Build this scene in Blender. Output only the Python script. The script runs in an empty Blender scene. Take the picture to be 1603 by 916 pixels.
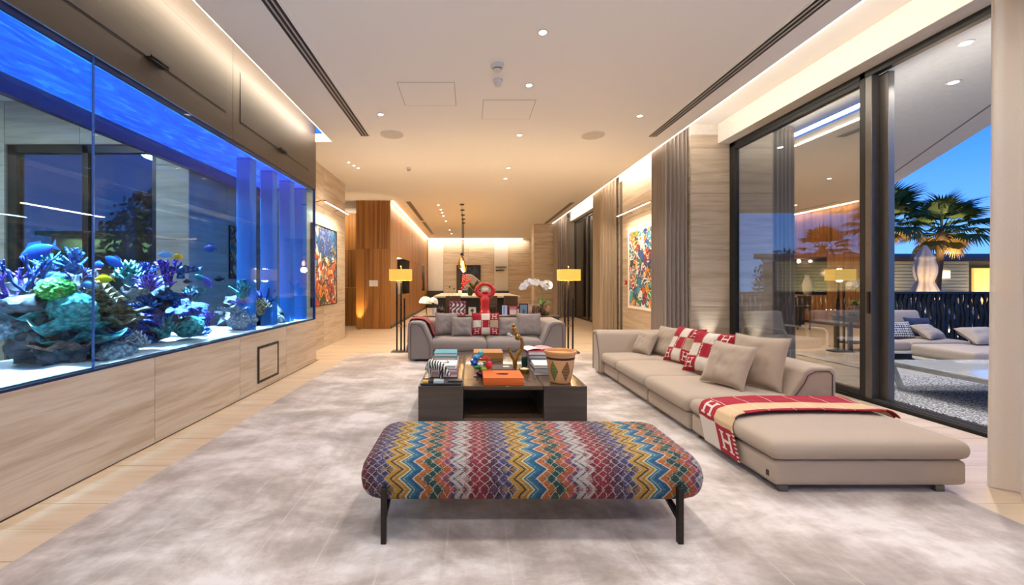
import bpy, bmesh, math, random
import numpy as np
from mathutils import Vector, Matrix, noise

scene = bpy.context.scene
COL = scene.collection
PI = math.pi

# ------------------------------------------------------------------ camera, sky, exposure
cam_d = bpy.data.cameras.new('camera')
cam = bpy.data.objects.new('camera', cam_d)
COL.objects.link(cam)
cam.location = (0, 0, 1.35)
cam.rotation_euler = (PI / 2, 0, 0)
cam_d.sensor_width = 36
cam_d.lens = 660 / 1603 * 36
cam_d.shift_x = 66.5 / 1603
cam_d.shift_y = -15 / 1603
cam_d.clip_start = 0.05
cam_d.clip_end = 500
scene.camera = cam

vs = scene.view_settings
vs.view_transform = 'Standard'
vs.look = 'None'
vs.gamma = 1
vs.use_curve_mapping = False
vs.exposure = 0.05

world = bpy.data.worlds.new('dusk')
scene.world = world
world.use_nodes = True
wt = world.node_tree
wt.nodes.clear()
wo = wt.nodes.new('ShaderNodeOutputWorld')
wb = wt.nodes.new('ShaderNodeBackground')
wc = wt.nodes.new('ShaderNodeTexCoord')
ws = wt.nodes.new('ShaderNodeSeparateXYZ')
wr = wt.nodes.new('ShaderNodeValToRGB')
wt.links.new(wc.outputs['Generated'], ws.inputs[0])
wt.links.new(ws.outputs['Z'], wr.inputs[0])
wt.links.new(wr.outputs[0], wb.inputs[0])
wt.links.new(wb.outputs[0], wo.inputs[0])
wr.color_ramp.elements[0].position = 0.0
wr.color_ramp.elements[0].color = (0.16, 0.42, 0.95, 1)
wr.color_ramp.elements[1].position = 0.6
wr.color_ramp.elements[1].color = (0.012, 0.075, 0.42, 1)
e = wr.color_ramp.elements.new(0.22)
e.color = (0.045, 0.21, 0.82, 1)
wb.inputs[1].default_value = 1.75

cy = scene.cycles
cy.use_denoising = True
cy.max_bounces = 8
cy.diffuse_bounces = 4
cy.glossy_bounces = 4
cy.transmission_bounces = 6
cy.transparent_max_bounces = 24
cy.caustics_reflective = False
cy.caustics_refractive = False
cy.sample_clamp_indirect = 6.0

WARM = (1.0, 0.84, 0.64)
WARMER = (1.0, 0.68, 0.36)
NEUT = (1.0, 0.96, 0.91)

def area(name, loc, size, power, color=WARM, rot=(0, 0, 0), size_y=None, spread=None):
    l = bpy.data.lights.new(name, 'AREA')
    l.energy = power
    l.color = color
    l.size = size
    if size_y:
        l.shape = 'RECTANGLE'
        l.size_y = size_y
    else:
        l.shape = 'DISK'
    if spread:
        l.spread = spread
    o = bpy.data.objects.new(name, l)
    o.location = loc
    o.rotation_euler = rot
    COL.objects.link(o)
    return o

def spot(name, loc, power, color=WARM, rot=(0, 0, 0), angle=1.0, blend=0.6, size=0.03):
    l = bpy.data.lights.new(name, 'SPOT')
    l.energy = power
    l.color = color
    l.spot_size = angle
    l.spot_blend = blend
    l.shadow_soft_size = size
    o = bpy.data.objects.new(name, l)
    o.location = loc
    o.rotation_euler = rot
    COL.objects.link(o)
    return o

def point(name, loc, power, color=WARM, size=0.05):
    l = bpy.data.lights.new(name, 'POINT')
    l.energy = power
    l.color = color
    l.shadow_soft_size = size
    o = bpy.data.objects.new(name, l)
    o.location = loc
    COL.objects.link(o)
    return o

# cove lighting (LED runs hidden behind the ceiling edges)
area('cove_light_left', (-2.44, 2.6, 3.93), 9.2, 85, WARM, (0, PI / 2, PI), 0.06)
area('cove_light_right', (3.46, 3.0, 3.96), 10, 52, WARM, (0, PI / 2, 0), 0.06)
bpy.data.objects['cove_light_left'].rotation_euler = (PI / 2, 0, PI / 2)
bpy.data.objects['cove_light_right'].rotation_euler = (PI / 2, 0, -PI / 2)
area('cove_light_right_far', (3.46, 12.5, 3.96), 9, 80, WARM, (PI / 2, 0, -PI / 2), 0.06)
area('cove_light_wood', (-2.20, 17.6, 3.74), 10, 90, WARM, (0, 0, PI / 2), 0.05)
area('cove_light_dining', (0.3, 23.0, 3.72), 5.6, 70, WARM, (0, 0, 0), 0.06)
area('cove_light_corridor', (-4.2, 12.6, 3.72), 2.5, 70, WARM, (0, 0, 0), 0.1)
# ------------------------------------------------------------------ helpers: colours, nodes
def lin(h, a=1.0):
    h = h.lstrip('#')
    c = [int(h[i:i + 2], 16) / 255 for i in (0, 2, 4)]
    return tuple([(x / 12.92 if x <= 0.04045 else ((x + 0.055) / 1.055) ** 2.4) for x in c] + [a])

class V:
    """a float socket with arithmetic"""
    def __init__(s, t, sock): s.t, s.s = t, sock
    def _m(s, op, *args):
        n = s.t.nodes.new('ShaderNodeMath'); n.operation = op
        for i, a in enumerate((s,) + args):
            if isinstance(a, V): s.t.links.new(a.s, n.inputs[i])
            else: n.inputs[i].default_value = a
        return V(s.t, n.outputs[0])
    def __add__(s, o): return s._m('ADD', o)
    def __sub__(s, o): return s._m('SUBTRACT', o)
    def __mul__(s, o): return s._m('MULTIPLY', o)
    def __truediv__(s, o): return s._m('DIVIDE', o)
    def fract(s): return s._m('FRACT')
    def abs(s): return s._m('ABSOLUTE')
    def lt(s, o): return s._m('LESS_THAN', o)
    def gt(s, o): return s._m('GREATER_THAN', o)
    def mx(s, o): return s._m('MAXIMUM', o)
    def floor(s): return s._m('FLOOR')
    def tri(s): return (s.fract() - 0.5).abs() * 2

class Mat:
    def __init__(s, name):
        s.m = bpy.data.materials.new(name); s.m.use_nodes = True
        s.t = s.m.node_tree; s.b = s.t.nodes['Principled BSDF']
        s.out = s.t.nodes['Material Output']
    def node(s, typ, ins=None, **kw):
        n = s.t.nodes.new(typ)
        for k, v in kw.items(): setattr(n, k, v)
        for k, v in (ins or {}).items():
            if isinstance(v, V): s.t.links.new(v.s, n.inputs[k])
            elif isinstance(v, bpy.types.NodeSocket): s.t.links.new(v, n.inputs[k])
            else: n.inputs[k].default_value = v
        return n
    def coords(s, kind='Object', scale=(1, 1, 1), rnd=False):
        c = s.node('ShaderNodeTexCoord').outputs[kind]
        if rnd:
            oi = s.node('ShaderNodeObjectInfo')
            sc = s.node('ShaderNodeVectorMath', {0: oi.outputs['Random'], 1: (31.7, 17.3, 23.9)}, operation='MULTIPLY')
            c = s.node('ShaderNodeVectorMath', {0: c, 1: sc.outputs[0]}, operation='ADD').outputs[0]
        if scale != (1, 1, 1):
            c = s.node('ShaderNodeVectorMath', {0: c, 1: scale}, operation='MULTIPLY').outputs[0]
        return c
    def xyz(s, c):
        n = s.node('ShaderNodeSeparateXYZ', {0: c})
        return [V(s.t, n.outputs[i]) for i in range(3)]
    def noise(s, c, scale=1, detail=4, rough=0.55, dist=0):
        n = s.node('ShaderNodeTexNoise', {'Vector': c, 'Scale': scale, 'Detail': detail, 'Roughness': rough, 'Distortion': dist})
        return V(s.t, n.outputs[0])
    def ramp(s, v, stops, interp='LINEAR'):
        n = s.node('ShaderNodeValToRGB', {0: v})
        r = n.color_ramp; r.interpolation = interp
        while len(r.elements) < len(stops): r.elements.new(0.5)
        for e, (p, c) in zip(r.elements, stops):
            e.position = p; e.color = lin(c) if isinstance(c, str) else c
        return n.outputs[0]
    def mix(s, f, a, b, mode='MIX'):
        n = s.node('ShaderNodeMix', data_type='RGBA', blend_type=mode)
        for i, v in ((0, f), (6, a), (7, b)):
            if isinstance(v, V): s.t.links.new(v.s, n.inputs[i])
            elif isinstance(v, bpy.types.NodeSocket): s.t.links.new(v, n.inputs[i])
            else: n.inputs[i].default_value = lin(v) if isinstance(v, str) else v
        return n.outputs[2]
    def set(s, color=None, rough=0.5, metal=0, spec=None, coat=0, sheen=0):
        if color is not None:
            if isinstance(color, (bpy.types.NodeSocket,)): s.t.links.new(color, s.b.inputs['Base Color'])
            else: s.b.inputs['Base Color'].default_value = lin(color) if isinstance(color, str) else color
        if isinstance(rough, V): s.t.links.new(rough.s, s.b.inputs['Roughness'])
        else: s.b.inputs['Roughness'].default_value = rough
        s.b.inputs['Metallic'].default_value = metal
        if spec is not None: s.b.inputs['Specular IOR Level'].default_value = spec
        s.b.inputs['Coat Weight'].default_value = coat
        if sheen: s.b.inputs['Sheen Weight'].default_value = sheen
        return s
    def bump(s, v, strength=0.3, dist=0.01):
        n = s.node('ShaderNodeBump', {'Height': v, 'Strength': strength, 'Distance': dist})
        s.t.links.new(n.outputs[0], s.b.inputs['Normal']); return s
    def emit(s, color, strength):
        s.b.inputs['Emission Color'].default_value = lin(color) if isinstance(color, str) else color
        s.b.inputs['Emission Strength'].default_value = strength; return s

_flat = {}
def flat(color, rough=0.5, metal=0, name=None, bump=0, coat=0):
    k = (color, rough, metal, bump, coat)
    if k not in _flat:
        m = Mat(name or 'paint_' + color.strip('#'))
        c = m.coords('Object')
        v = m.noise(c, 14, 3)
        base = m.mix(v, tuple(x * 0.88 for x in lin(color)[:3]) + (1,), tuple(min(1, x * 1.1) for x in lin(color)[:3]) + (1,))
        m.set(base, rough, metal, coat=coat)
        if bump: m.bump(m.noise(c, 260, 2), bump, 0.002)
        _flat[k] = m.m
    return _flat[k]

def glow(color, strength, name='lamp_glow'):
    m = Mat(name); m.set(color, 0.6); m.emit(color, strength); return m.m

def schlick(m):
    lw = V(m.t, m.node('ShaderNodeLayerWeight', {'Blend': 0.5}).outputs['Facing'])
    return lw._m('POWER', 5.0) * 0.96 + 0.04

def glass(name, tint=(0.9, 0.95, 0.95, 1), refl=0.06, gain=0.9, rough=0.0):
    m = Mat(name)
    m.t.nodes.remove(m.b)
    tr = m.node('ShaderNodeBsdfTransparent', {0: tint})
    gl = m.node('ShaderNodeBsdfGlossy', {0: (1, 1, 1, 1), 'Roughness': rough})
    f = schlick(m) * gain + refl
    mx = m.node('ShaderNodeMixShader', {0: f, 1: tr.outputs[0], 2: gl.outputs[0]})
    m.t.links.new(mx.outputs[0], m.out.inputs[0])
    return m.m

def vcol(name='print', rough=0.7, bump=0.15, coat=0):
    m = Mat(name)
    a = m.node('ShaderNodeVertexColor', layer_name='Col')
    m.set(a.outputs[0], rough, coat=coat)
    if bump: m.bump(m.noise(m.coords('Object'), 180, 2), bump, 0.002)
    return m.m

# ------------------------------------------------------------------ helpers: meshes
class MB:
    def __init__(s): s.v = []; s.f = []; s.c = []
    def add(s, vs, fs, col=None):
        o = len(s.v); s.v += [tuple(v) for v in vs]; s.f += [tuple(i + o for i in f) for f in fs]
        s.c += [col] * len(fs); return s
    def box(s, x0, x1, y0, y1, z0, z1):
        vs = [(x, y, z) for x in (x0, x1) for y in (y0, y1) for z in (z0, z1)]
        return s.add(vs, [(0, 1, 3, 2), (4, 6, 7, 5), (0, 4, 5, 1), (2, 3, 7, 6), (0, 2, 6, 4), (1, 5, 7, 3)])
    def bar(s, p, q, w, h=None, up=(0, 0, 1)):
        p, q = Vector(p), Vector(q); d = (q - p).normalized(); h = h or w
        u = Vector(up)
        if abs(d.dot(u)) > 0.95: u = Vector((0, 1, 0))
        a = d.cross(u).normalized() * w / 2; b = a.cross(d).normalized() * h / 2
        vs = [r + sa * a + sb * b for r in (p, q) for sa, sb in ((-1, -1), (1, -1), (1, 1), (-1, 1))]
        return s.add(vs, [(3, 2, 1, 0), (4, 5, 6, 7), (0, 1, 5, 4), (1, 2, 6, 5), (2, 3, 7, 6), (3, 0, 4, 7)])
    def tube(s, pts, r, n=8, cap=True, flat_=1.0):
        pts = [Vector(p) for p in pts]
        rs = r if isinstance(r, (list, tuple)) else [r] * len(pts)
        o = len(s.v); prev = None
        for i, p in enumerate(pts):
            d = (pts[min(i + 1, len(pts) - 1)] - pts[max(i - 1, 0)])
            d = d.normalized() if d.length > 1e-9 else Vector((0, 0, 1))
            if prev is None:
                ref = Vector((0, 0, 1)) if abs(d.z) < 0.9 else Vector((1, 0, 0))
                a = d.cross(ref).normalized()
            else:
                a = (prev - d * prev.dot(d)).normalized()
            prev = a; b = d.cross(a)
            for k in range(n):
                t = 2 * PI * k / n
                s.v.append(tuple(p + (a * math.cos(t) + b * math.sin(t) * flat_) * rs[i]))
        for i in range(len(pts) - 1):
            for k in range(n):
                k2 = (k + 1) % n
                s.f.append((o + i * n + k, o + i * n + k2, o + (i + 1) * n + k2, o + (i + 1) * n + k)); s.c.append(None)
        if cap:
            s.f.append(tuple(o + k for k in reversed(range(n)))); s.c.append(None)
            e = o + (len(pts) - 1) * n
            s.f.append(tuple(e + k for k in range(n))); s.c.append(None)
        return s
    def cyl(s, x, y, z0, z1, r0, r1=None, n=20):
        return s.tube([(x, y, z0), (x, y, z1)], [r0, r1 if r1 is not None else r0], n)
    def lathe(s, prof, c=(0, 0, 0), n=24, sx=1, sy=1):
        o = len(s.v)
        for r, z in prof:
            for k in range(n):
                t = 2 * PI * k / n
                s.v.append((c[0] + r * math.cos(t) * sx, c[1] + r * math.sin(t) * sy, c[2] + z))
        for i in range(len(prof) - 1):
            for k in range(n):
                k2 = (k + 1) % n
                s.f.append((o + i * n + k, o + i * n + k2, o + (i + 1) * n + k2, o + (i + 1) * n + k)); s.c.append(None)
        for i, rev in ((0, True), (len(prof) - 1, False)):
            if prof[i][0] > 1e-6:
                ids = [o + i * n + k for k in range(n)]
                s.f.append(tuple(reversed(ids)) if rev else tuple(ids)); s.c.append(None)
        return s
    def ball(s, c, r, sub=2, amp=0, freq=1.0, seed=0, ridged=0):
        bm = bmesh.new(); bmesh.ops.create_icosphere(bm, subdivisions=sub, radius=1)
        rx, ry, rz = r if isinstance(r, tuple) else (r, r, r)
        vs = []
        for v in bm.verts:
            k = 1.0
            if amp:
                k += amp * noise.noise(v.co * freq + Vector((seed * 7.1, seed * 3.3, seed)))
                k += amp * 0.5 * noise.noise(v.co * freq * 2.7 + Vector((seed, seed * 5.1, seed * 2)))
            if ridged:
                k += ridged * abs(noise.noise(v.co * freq * 3 + Vector((seed, 0, seed * 3))))
            vs.append((c[0] + v.co.x * rx * k, c[1] + v.co.y * ry * k, c[2] + v.co.z * rz * k))
        fs = [tuple(v.index for v in f.verts) for f in bm.faces]
        bm.free()
        return s.add(vs, fs)
    def prism(s, poly, axis, a, b):
        """extrude a 2D polygon along axis 'x','y','z' from a to b"""
        def P(u, v, w): return {'x': (w, u, v), 'y': (u, w, v), 'z': (u, v, w)}[axis]
        n = len(poly)
        vs = [P(u, v, a) for u, v in poly] + [P(u, v, b) for u, v in poly]
        fs = [tuple(reversed(range(n))), tuple(range(n, 2 * n))] + [(i, (i + 1) % n, n + (i + 1) % n, n + i) for i in range(n)]
        return s.add(vs, fs)
    def grid(s, P, nu, nv, col=None, wrapu=False):
        """P(u,v)->xyz with u,v in 0..1; col(u,v)->rgb"""
        o = len(s.v); cu = nu if wrapu else nu + 1
        for j in range(nv + 1):
            for i in range(cu): s.v.append(tuple(P(i / nu, j / nv)))
        for j in range(nv):
            for i in range(nu):
                i2 = (i + 1) % cu
                s.f.append((o + j * cu + i, o + j * cu + i2, o + (j + 1) * cu + i2, o + (j + 1) * cu + i))
                s.c.append(col((i + .5) / nu, (j + .5) / nv) if col else None)
        return s
    def soft(s, x0, x1, y0, y1, z0, z1, r=0.05, puff=0.0, n=5, side=0.0):
        """cushion: rounded box, puffed on top"""
        c = Vector(((x0 + x1) / 2, (y0 + y1) / 2, (z0 + z1) / 2)); h = Vector(((x1 - x0) / 2, (y1 - y0) / 2, (z1 - z0) / 2))
        r = min(r, h.x * .99, h.y * .99, h.z * .99)
        def ticks(a):
            e = [0, .2, .5, 1]; L = [-a + r * t for t in e]; R = [a - r * t for t in reversed(e)]
            return L + [(-a + r) + (2 * a - 2 * r) * k / n for k in range(1, n)] + R
        T = [ticks(h[i]) for i in range(3)]
        idx = {}
        def vert(p):
            k = (round(p[0], 5), round(p[1], 5), round(p[2], 5))
            if k not in idx:
                P = Vector(p); q = Vector([max(-h[i] + r, min(h[i] - r, P[i])) for i in range(3)])
                d = P - q
                if d.length > 1e-9: P = q + d.normalized() * r
                u, v = P.x / h.x, P.y / h.y
                if puff and P.z > 0: P.z += puff * max(0, 1 - u ** 4) * max(0, 1 - v ** 4) * (P.z / h.z)
                if side:
                    w = max(0, 1 - (P.z / h.z) ** 2); P.x += side * w * u; P.y += side * w * v
                idx[k] = len(s.v); s.v.append(tuple(c + P))
            return idx[k]
        for ax in range(3):
            a, b = (ax + 1) % 3, (ax + 2) % 3
            for sg in (-1, 1):
                for i in range(len(T[a]) - 1):
                    for j in range(len(T[b]) - 1):
                        q = []
                        for ii, jj in ((i, j), (i + 1, j), (i + 1, j + 1), (i, j + 1)):
                            p = [0, 0, 0]; p[ax] = sg * h[ax]; p[a] = T[a][ii]; p[b] = T[b][jj]; q.append(vert(p))
                        s.f.append(tuple(q if sg > 0 else reversed(q))); s.c.append(None)
        return s
    def xf(s, M):
        s.v = [tuple(M @ Vector(v)) for v in s.v]; return s
    def mesh(s, name, mat, smooth=None):
        me = bpy.data.meshes.new(name)
        me.from_pydata(s.v, [], s.f)
        if mat: me.materials.append(mat)
        if any(c is not None for c in s.c):
            at = me.color_attributes.new('Col', 'FLOAT_COLOR', 'CORNER')
            buf = []
            for f, c in zip(s.f, s.c):
                c = (0.5, 0.5, 0.5) if c is None else [float(q) for q in c]
                buf += [c[0], c[1], c[2], 1.0] * len(f)
            at.data.foreach_set('color', buf)
        me.update()
        if smooth is not None:
            me.shade_smooth()
            if smooth < 3.1: me.set_sharp_from_angle(angle=smooth)
        return me
    def build(s, name, mat, parent=None, loc=(0, 0, 0), rot=(0, 0, 0), smooth=None, bevel=0, seg=2, sub=0):
        if smooth is None and (bevel or sub): smooth = 0.7
        o = bpy.data.objects.new(name, s.mesh(name, mat, smooth)); COL.objects.link(o)
        o.location = loc; o.rotation_euler = rot
        if parent: o.parent = parent
        if bevel:
            b = o.modifiers.new('edge', 'BEVEL'); b.width = bevel; b.segments = seg; b.limit_method = 'ANGLE'; b.angle_limit = 0.6
            b.harden_normals = False
        if sub:
            b = o.modifiers.new('smooth', 'SUBSURF'); b.levels = sub; b.render_levels = sub
        return o

def tag(o, label=None, cat=None, group=None, kind=None):
    if label: o['label'] = label
    if cat: o['category'] = cat
    if group: o['group'] = group
    if kind: o['kind'] = kind
    return o

def thing(name, label, cat, loc=(0, 0, 0), rz=0, group=None):
    o = bpy.data.objects.new(name, None); COL.objects.link(o)
    o.location = loc; o.rotation_euler = (0, 0, rz) if not isinstance(rz, tuple) else rz
    o.empty_display_size = 0.1
    return tag(o, label, cat, group)

def struct(name, mb, mat, **kw):
    return tag(mb.build(name, mat, **kw), kind='structure')

def inst(src, name, parent, loc, rot=(0, 0, 0), scale=(1, 1, 1)):
    me = src if isinstance(src, bpy.types.Mesh) else src.data
    o = bpy.data.objects.new(name, me); COL.objects.link(o)
    o.parent = parent; o.location = loc; o.rotation_euler = rot; o.scale = scale
    return o

def copy_tree(o, parent=None):
    c = o.copy(); COL.objects.link(c); c.parent = parent
    for ch in list(o.children): copy_tree(ch, c)
    return c

def aim(o, target):
    d = Vector(target) - o.location
    o.rotation_euler = d.to_track_quat('-Z', 'Y').to_euler()
    return o

def at(px, py, Y):
    """the point at depth Y seen at photo pixel px, py (used to lay out real positions in metres)"""
    return Vector(((px - 735) * Y / 660, Y, 1.35 - (py - 443) * Y / 660))

# ------------------------------------------------------------------ materials
def m_stone(name, a='#cdbfae', b='#b3a08b', c='#ded3c5', vert=False):
    m = Mat(name)
    co = m.coords('Object', (0.5, 0.5, 7.0), rnd=True)
    n1 = m.noise(co, 1.6, 7, 0.62, 0.3)
    col = m.ramp(n1, [(0.28, b), (0.45, a), (0.58, c), (0.66, a), (0.8, b)])
    co2 = m.coords('Object', (1.2, 1.2, 40.0), rnd=True)
    n2 = m.noise(co2, 1.0, 3)
    col = m.mix(n2 * 0.35, col, lin(b))
    oi = m.node('ShaderNodeObjectInfo')
    k = V(m.t, oi.outputs['Random']) * 0.10 + 0.93
    col = m.mix(1.0, col, m.node('ShaderNodeCombineColor', {0: k, 1: k, 2: k}).outputs[0], 'MULTIPLY')
    m.set(col, 0.45).bump(n2, 0.06, 0.004)
    return m.m

STONE = m_stone('travertine', '#c8b69f', '#a9947a', '#d9cbb7')
STONE_GREY = m_stone('grey_travertine', '#c3b4a3', '#a99884', '#d2c6b8')

def m_wood(name, stops, scale=(5, 5, 0.25), rough=0.4, bands=0, coat=0.1, relief=0.08):
    m = Mat(name)
    co = m.coords('Object', scale, rnd=True)
    n1 = m.noise(co, 1.4, 6, 0.6, 0.4)
    n2 = m.noise(m.coords('Object', tuple(s * 9 for s in scale), rnd=True), 1.0, 3)
    col = m.ramp(n1 * 0.8 + n2 * 0.2, stops)
    m.set(col, rough, coat=coat).bump(n2, relief, 0.003)
    return m.m

VENEER = m_wood('walnut_veneer', [(0.3, '#46290c'), (0.43, '#80501f'), (0.55, '#a9722f'), (0.66, '#8a5a24'), (0.8, '#523212')], (5.5, 5.5, 0.10), 0.5, coat=0)
OAK = m_wood('pale_oak', [(0.25, '#b89d80'), (0.5, '#cfb89c'), (0.75, '#dcc9b1')], (0.35, 5, 5), 0.38)
DARKWOOD = m_wood('smoked_oak', [(0.25, '#2d2622'), (0.5, '#41362f'), (0.75, '#52463d')], (0.5, 9, 9), 0.35, coat=0.15)
DARKTOP = m_wood('brown_lacquer_top', [(0.25, '#3a2a20'), (0.5, '#54402f'), (0.75, '#644c38')], (0.6, 7, 7), 0.2, coat=0.3, relief=0.01)

def m_fabric(name, color, scale=420, strength=0.25, rough=0.9, mott=0.12):
    m = Mat(name)
    c = m.coords('Object')
    w = m.noise(c, scale, 2, 0.6)
    big = m.noise(c, 3.0, 4)
    base = lin(color)
    dk = tuple(x * (1 - mott) for x in base[:3]) + (1,); lt = tuple(min(1, x * (1 + mott)) for x in base[:3]) + (1,)
    col = m.mix(big * 0.5 + w * 0.5, dk, lt)
    m.set(col, rough, sheen=0.15).bump(w, strength, 0.003)
    return m.m

WHITE = Mat('ceiling_paint').set('#f4f3f1', 0.75).m
PLASTER = flat('#e3ddd4', 0.75, name='plaster')
BLACK = flat('#161412', 0.4, name='black_metal')
BRONZE = flat('#2e2822', 0.35, 0.6, name='dark_bronze')
ALU = flat('#6d6a66', 0.35, 0.7, name='grey_aluminium')
CHAR = flat('#2b2d2e', 0.4, 0.5, name='charcoal_aluminium')
BRASS = flat('#b58a45', 0.3, 0.9, name='brass')
GOLD = flat('#a3783a', 0.32, 0.85, name='old_gold')
WMETAL = flat('#dcdad6', 0.4, name='white_metal')
SOFA = m_fabric('beige_linen', '#a99785')
SOFA_G = m_fabric('grey_linen', '#847974')
DARKSEAM = flat('#4d443e', 0.9, name='seam')
PANE = glass('window_glass', (0.60, 0.64, 0.65, 1), 0.34, 0.8)
PANE_T = glass('tinted_glass', (0.24, 0.36, 0.40, 1), 0.05, 0.6)
TANKGLASS = glass('tank_glass', (0.95, 0.98, 1.0, 1), -0.01, 0.45)
CLEAR = glass('clear_glass', (0.95, 0.96, 0.96, 1), 0.03, 1.0)
# ------------------------------------------------------------------ SETTING: floor
struct('floor', MB().box(-9.2, 4.75, -3.2, 5.7, -0.2, -0.012).box(-4.8, 4.75, 5.7, 24, -0.2, -0.012), flat('#8d7b68', 0.7, name='screed'))
FL = bpy.data.objects['floor']
random.seed(4)
pw = 0.27
pm_cache = {}
def plank_mesh(L):
    k = round(L, 2)
    if k not in pm_cache:
        pm_cache[k] = MB().box(-L / 2, L / 2, -pw / 2 + 0.0015, pw / 2 - 0.0015, -0.012, 0.0).mesh('plank', OAK)
    return pm_cache[k]
y = 1.50
row = 0
while y < 12.4:
    xs = [-2.64 if y < 7.3 else -3.05]
    nxt = xs[0] + (0.9, 1.7, 2.3)[row % 3]
    while nxt < 4.5: xs.append(nxt); nxt += 2.3
    xs.append(4.5)
    for a, b in zip(xs, xs[1:]):
        L = b - a - 0.003
        inst(plank_mesh(L), 'plank', FL, ((a + b) / 2, y + pw / 2, random.uniform(-0.0005, 0.0005)))
    y += pw; row += 1
y_end = y
mf = Mat('oak_floor_far')
co = mf.coords('Object')
br = mf.node('ShaderNodeTexBrick', {'Vector': co, 'Color1': lin('#cbb498'), 'Color2': lin('#d8c4aa'), 'Mortar': lin('#9b8771'), 'Scale': 1.0, 'Mortar Size': 0.004, 'Brick Width': 2.3, 'Row Height': 0.27})
gr = mf.noise(mf.coords('Object', (0.35, 5, 5)), 1.4, 6)
mf.set(mf.mix(gr * 0.5, br.outputs[0], '#b89d80'), 0.38)
fl2 = MB()
fl2.box(-4.7, 4.55, y_end, 23.6, -0.012, 0.0).box(-4.7, -3.05, 7.3, y_end, -0.012, 0).box(-2.64, 4.5, -3.1, 1.50, -0.012, 0).box(-9.2, -3.66, -3.1, 5.6, -0.012, 0.0)
fo = fl2.build('floor_section', mf.m, FL)

# ------------------------------------------------------------------ SETTING: ceiling
ZC = 3.78
cb = MB()
cb.box(-2.37, 3.38, -3.1, 23.0, ZC, 3.92)
cb.box(-4.7, -2.37, 7.26, 12.4, ZC, 3.92)
cb.box(-9.2, -3.75, -3.1, 7.26, ZC, 3.92)
cb.box(-3.34, -2.37, 12.4, 23.2, ZC, 3.92)
cb.box(-4.7, -3.34, 12.4, 13.3, ZC + .12, 4.0)
cb.box(-3.8, -2.15, -3.1, 7.4, 4.13, 4.25)           # roof of the cove over the aquarium
cb.box(3.2, 4.75, -3.1, 17.5, 4.13, 4.25)            # roof of the curtain pocket
cb.box(3.38, 4.75, 17.4, 23.2, ZC, 3.92)
cb.box(-3.4, 4.75, 22.9, 23.5, 3.93, 4.1)
CE = struct('ceiling', cb, WHITE)
# bulkhead above the sliding windows
struct('trim_1', MB().box(4.35, 4.72, -3.1, 7.39, 3.79, 4.13), PLASTER, bevel=0.004)
struct('trim_2', MB().box(4.0, 4.72, 11.9, 17.4, 3.79, 4.13), PLASTER, bevel=0.004)
LED = glow((1.0, 0.86, 0.66, 1), 9.0, 'led_strip')
LEDW = glow((1.0, 0.76, 0.48, 1), 8.0, 'led_strip_warm')
for nm, bx, lb, mt in (
    ('led_profile', (3.382, 3.41, -3, 17.3, 3.785, 3.80), 'slim lit LED line along the ceiling edge over the curtains', LED),
    ('led_profile', (-2.398, -2.372, -3, 7.24, 3.80, 3.86), 'slim lit LED line on the ceiling edge above the aquarium hood', LED),
    ('led_profile', (-2.30, -2.26, 12.45, 22.9, 3.755, 3.778), 'slim lit LED line along the top of the long wood wall', LEDW),
    ('led_profile', (-2.3, 2.9, 23.08, 23.14, 3.73, 3.79), 'slim lit LED line along the top of the far dining wall', LEDW)):
    tag(MB().box(*bx).build(nm, mt), lb, 'light', 'LED lines along the coves')

# access panels let into the ceiling
for x0, x1, y0, y1, lb in ((-0.875, -0.187, 5.11, 5.77, 'flush square access panel in the ceiling left of the smoke detector'),
                           (0.187, 0.88, 5.60, 6.24, 'faint flush access panel in the ceiling beyond the smoke detector')):
    g = 0.006
    t = thing('access_panel', lb, 'access panel', ((x0 + x1) / 2, (y0 + y1) / 2, ZC), group='ceiling access panels')
    w, d = (x1 - x0) / 2, (y1 - y0) / 2
    MB().box(-w, w, -d, d, -0.003, 0.0).build('panel', WHITE, t)
    f = MB()
    for a in ((-w - g, -w, -d - g, d + g), (w, w + g, -d - g, d + g), (-w, w, -d - g, -d), (-w, w, d, d + g)): f.box(*a, -0.002, 0.0)
    f.build('frame', flat('#8e8b88', 0.6), t)

# linear slot vents
def vent(x, y0, y1, lb, n=3, w=0.15):
    t = thing('slot_vent', lb, 'vent', (x, (y0 + y1) / 2, ZC), group='linear slot vents in the ceiling')
    L = (y1 - y0) / 2
    MB().box(-w / 2, w / 2, -L, L, -0.002, 0.0).build('backing', BLACK, t)
    k = n + 1
    for i in range(k):
        px = -w / 2 + w * i / n
        MB().box(px - 0.008, px + 0.008, -L - 0.006, L + 0.006, -0.010, 0.0).build('slat', WHITE if i in (0, n) else flat('#b9b5b0', 0.5), t)
vent(-1.72, 0.5, 6.97, 'long black slot vent in the ceiling on the aquarium side')
vent(3.03, 0.5, 7.0, 'long black slot vent in the ceiling beside the curtains')
vent(-1.83, 12.6, 16.4, 'slot vent near the start of the wood wall, ahead of the pendants')
vent(-1.83, 16.8, 21.0, 'short far slot vent beside the wood wall, closest to the dining wall')
vent(3.10, 12.7, 17.2, 'far slot vent above the floor lamp by the windows')

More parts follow.
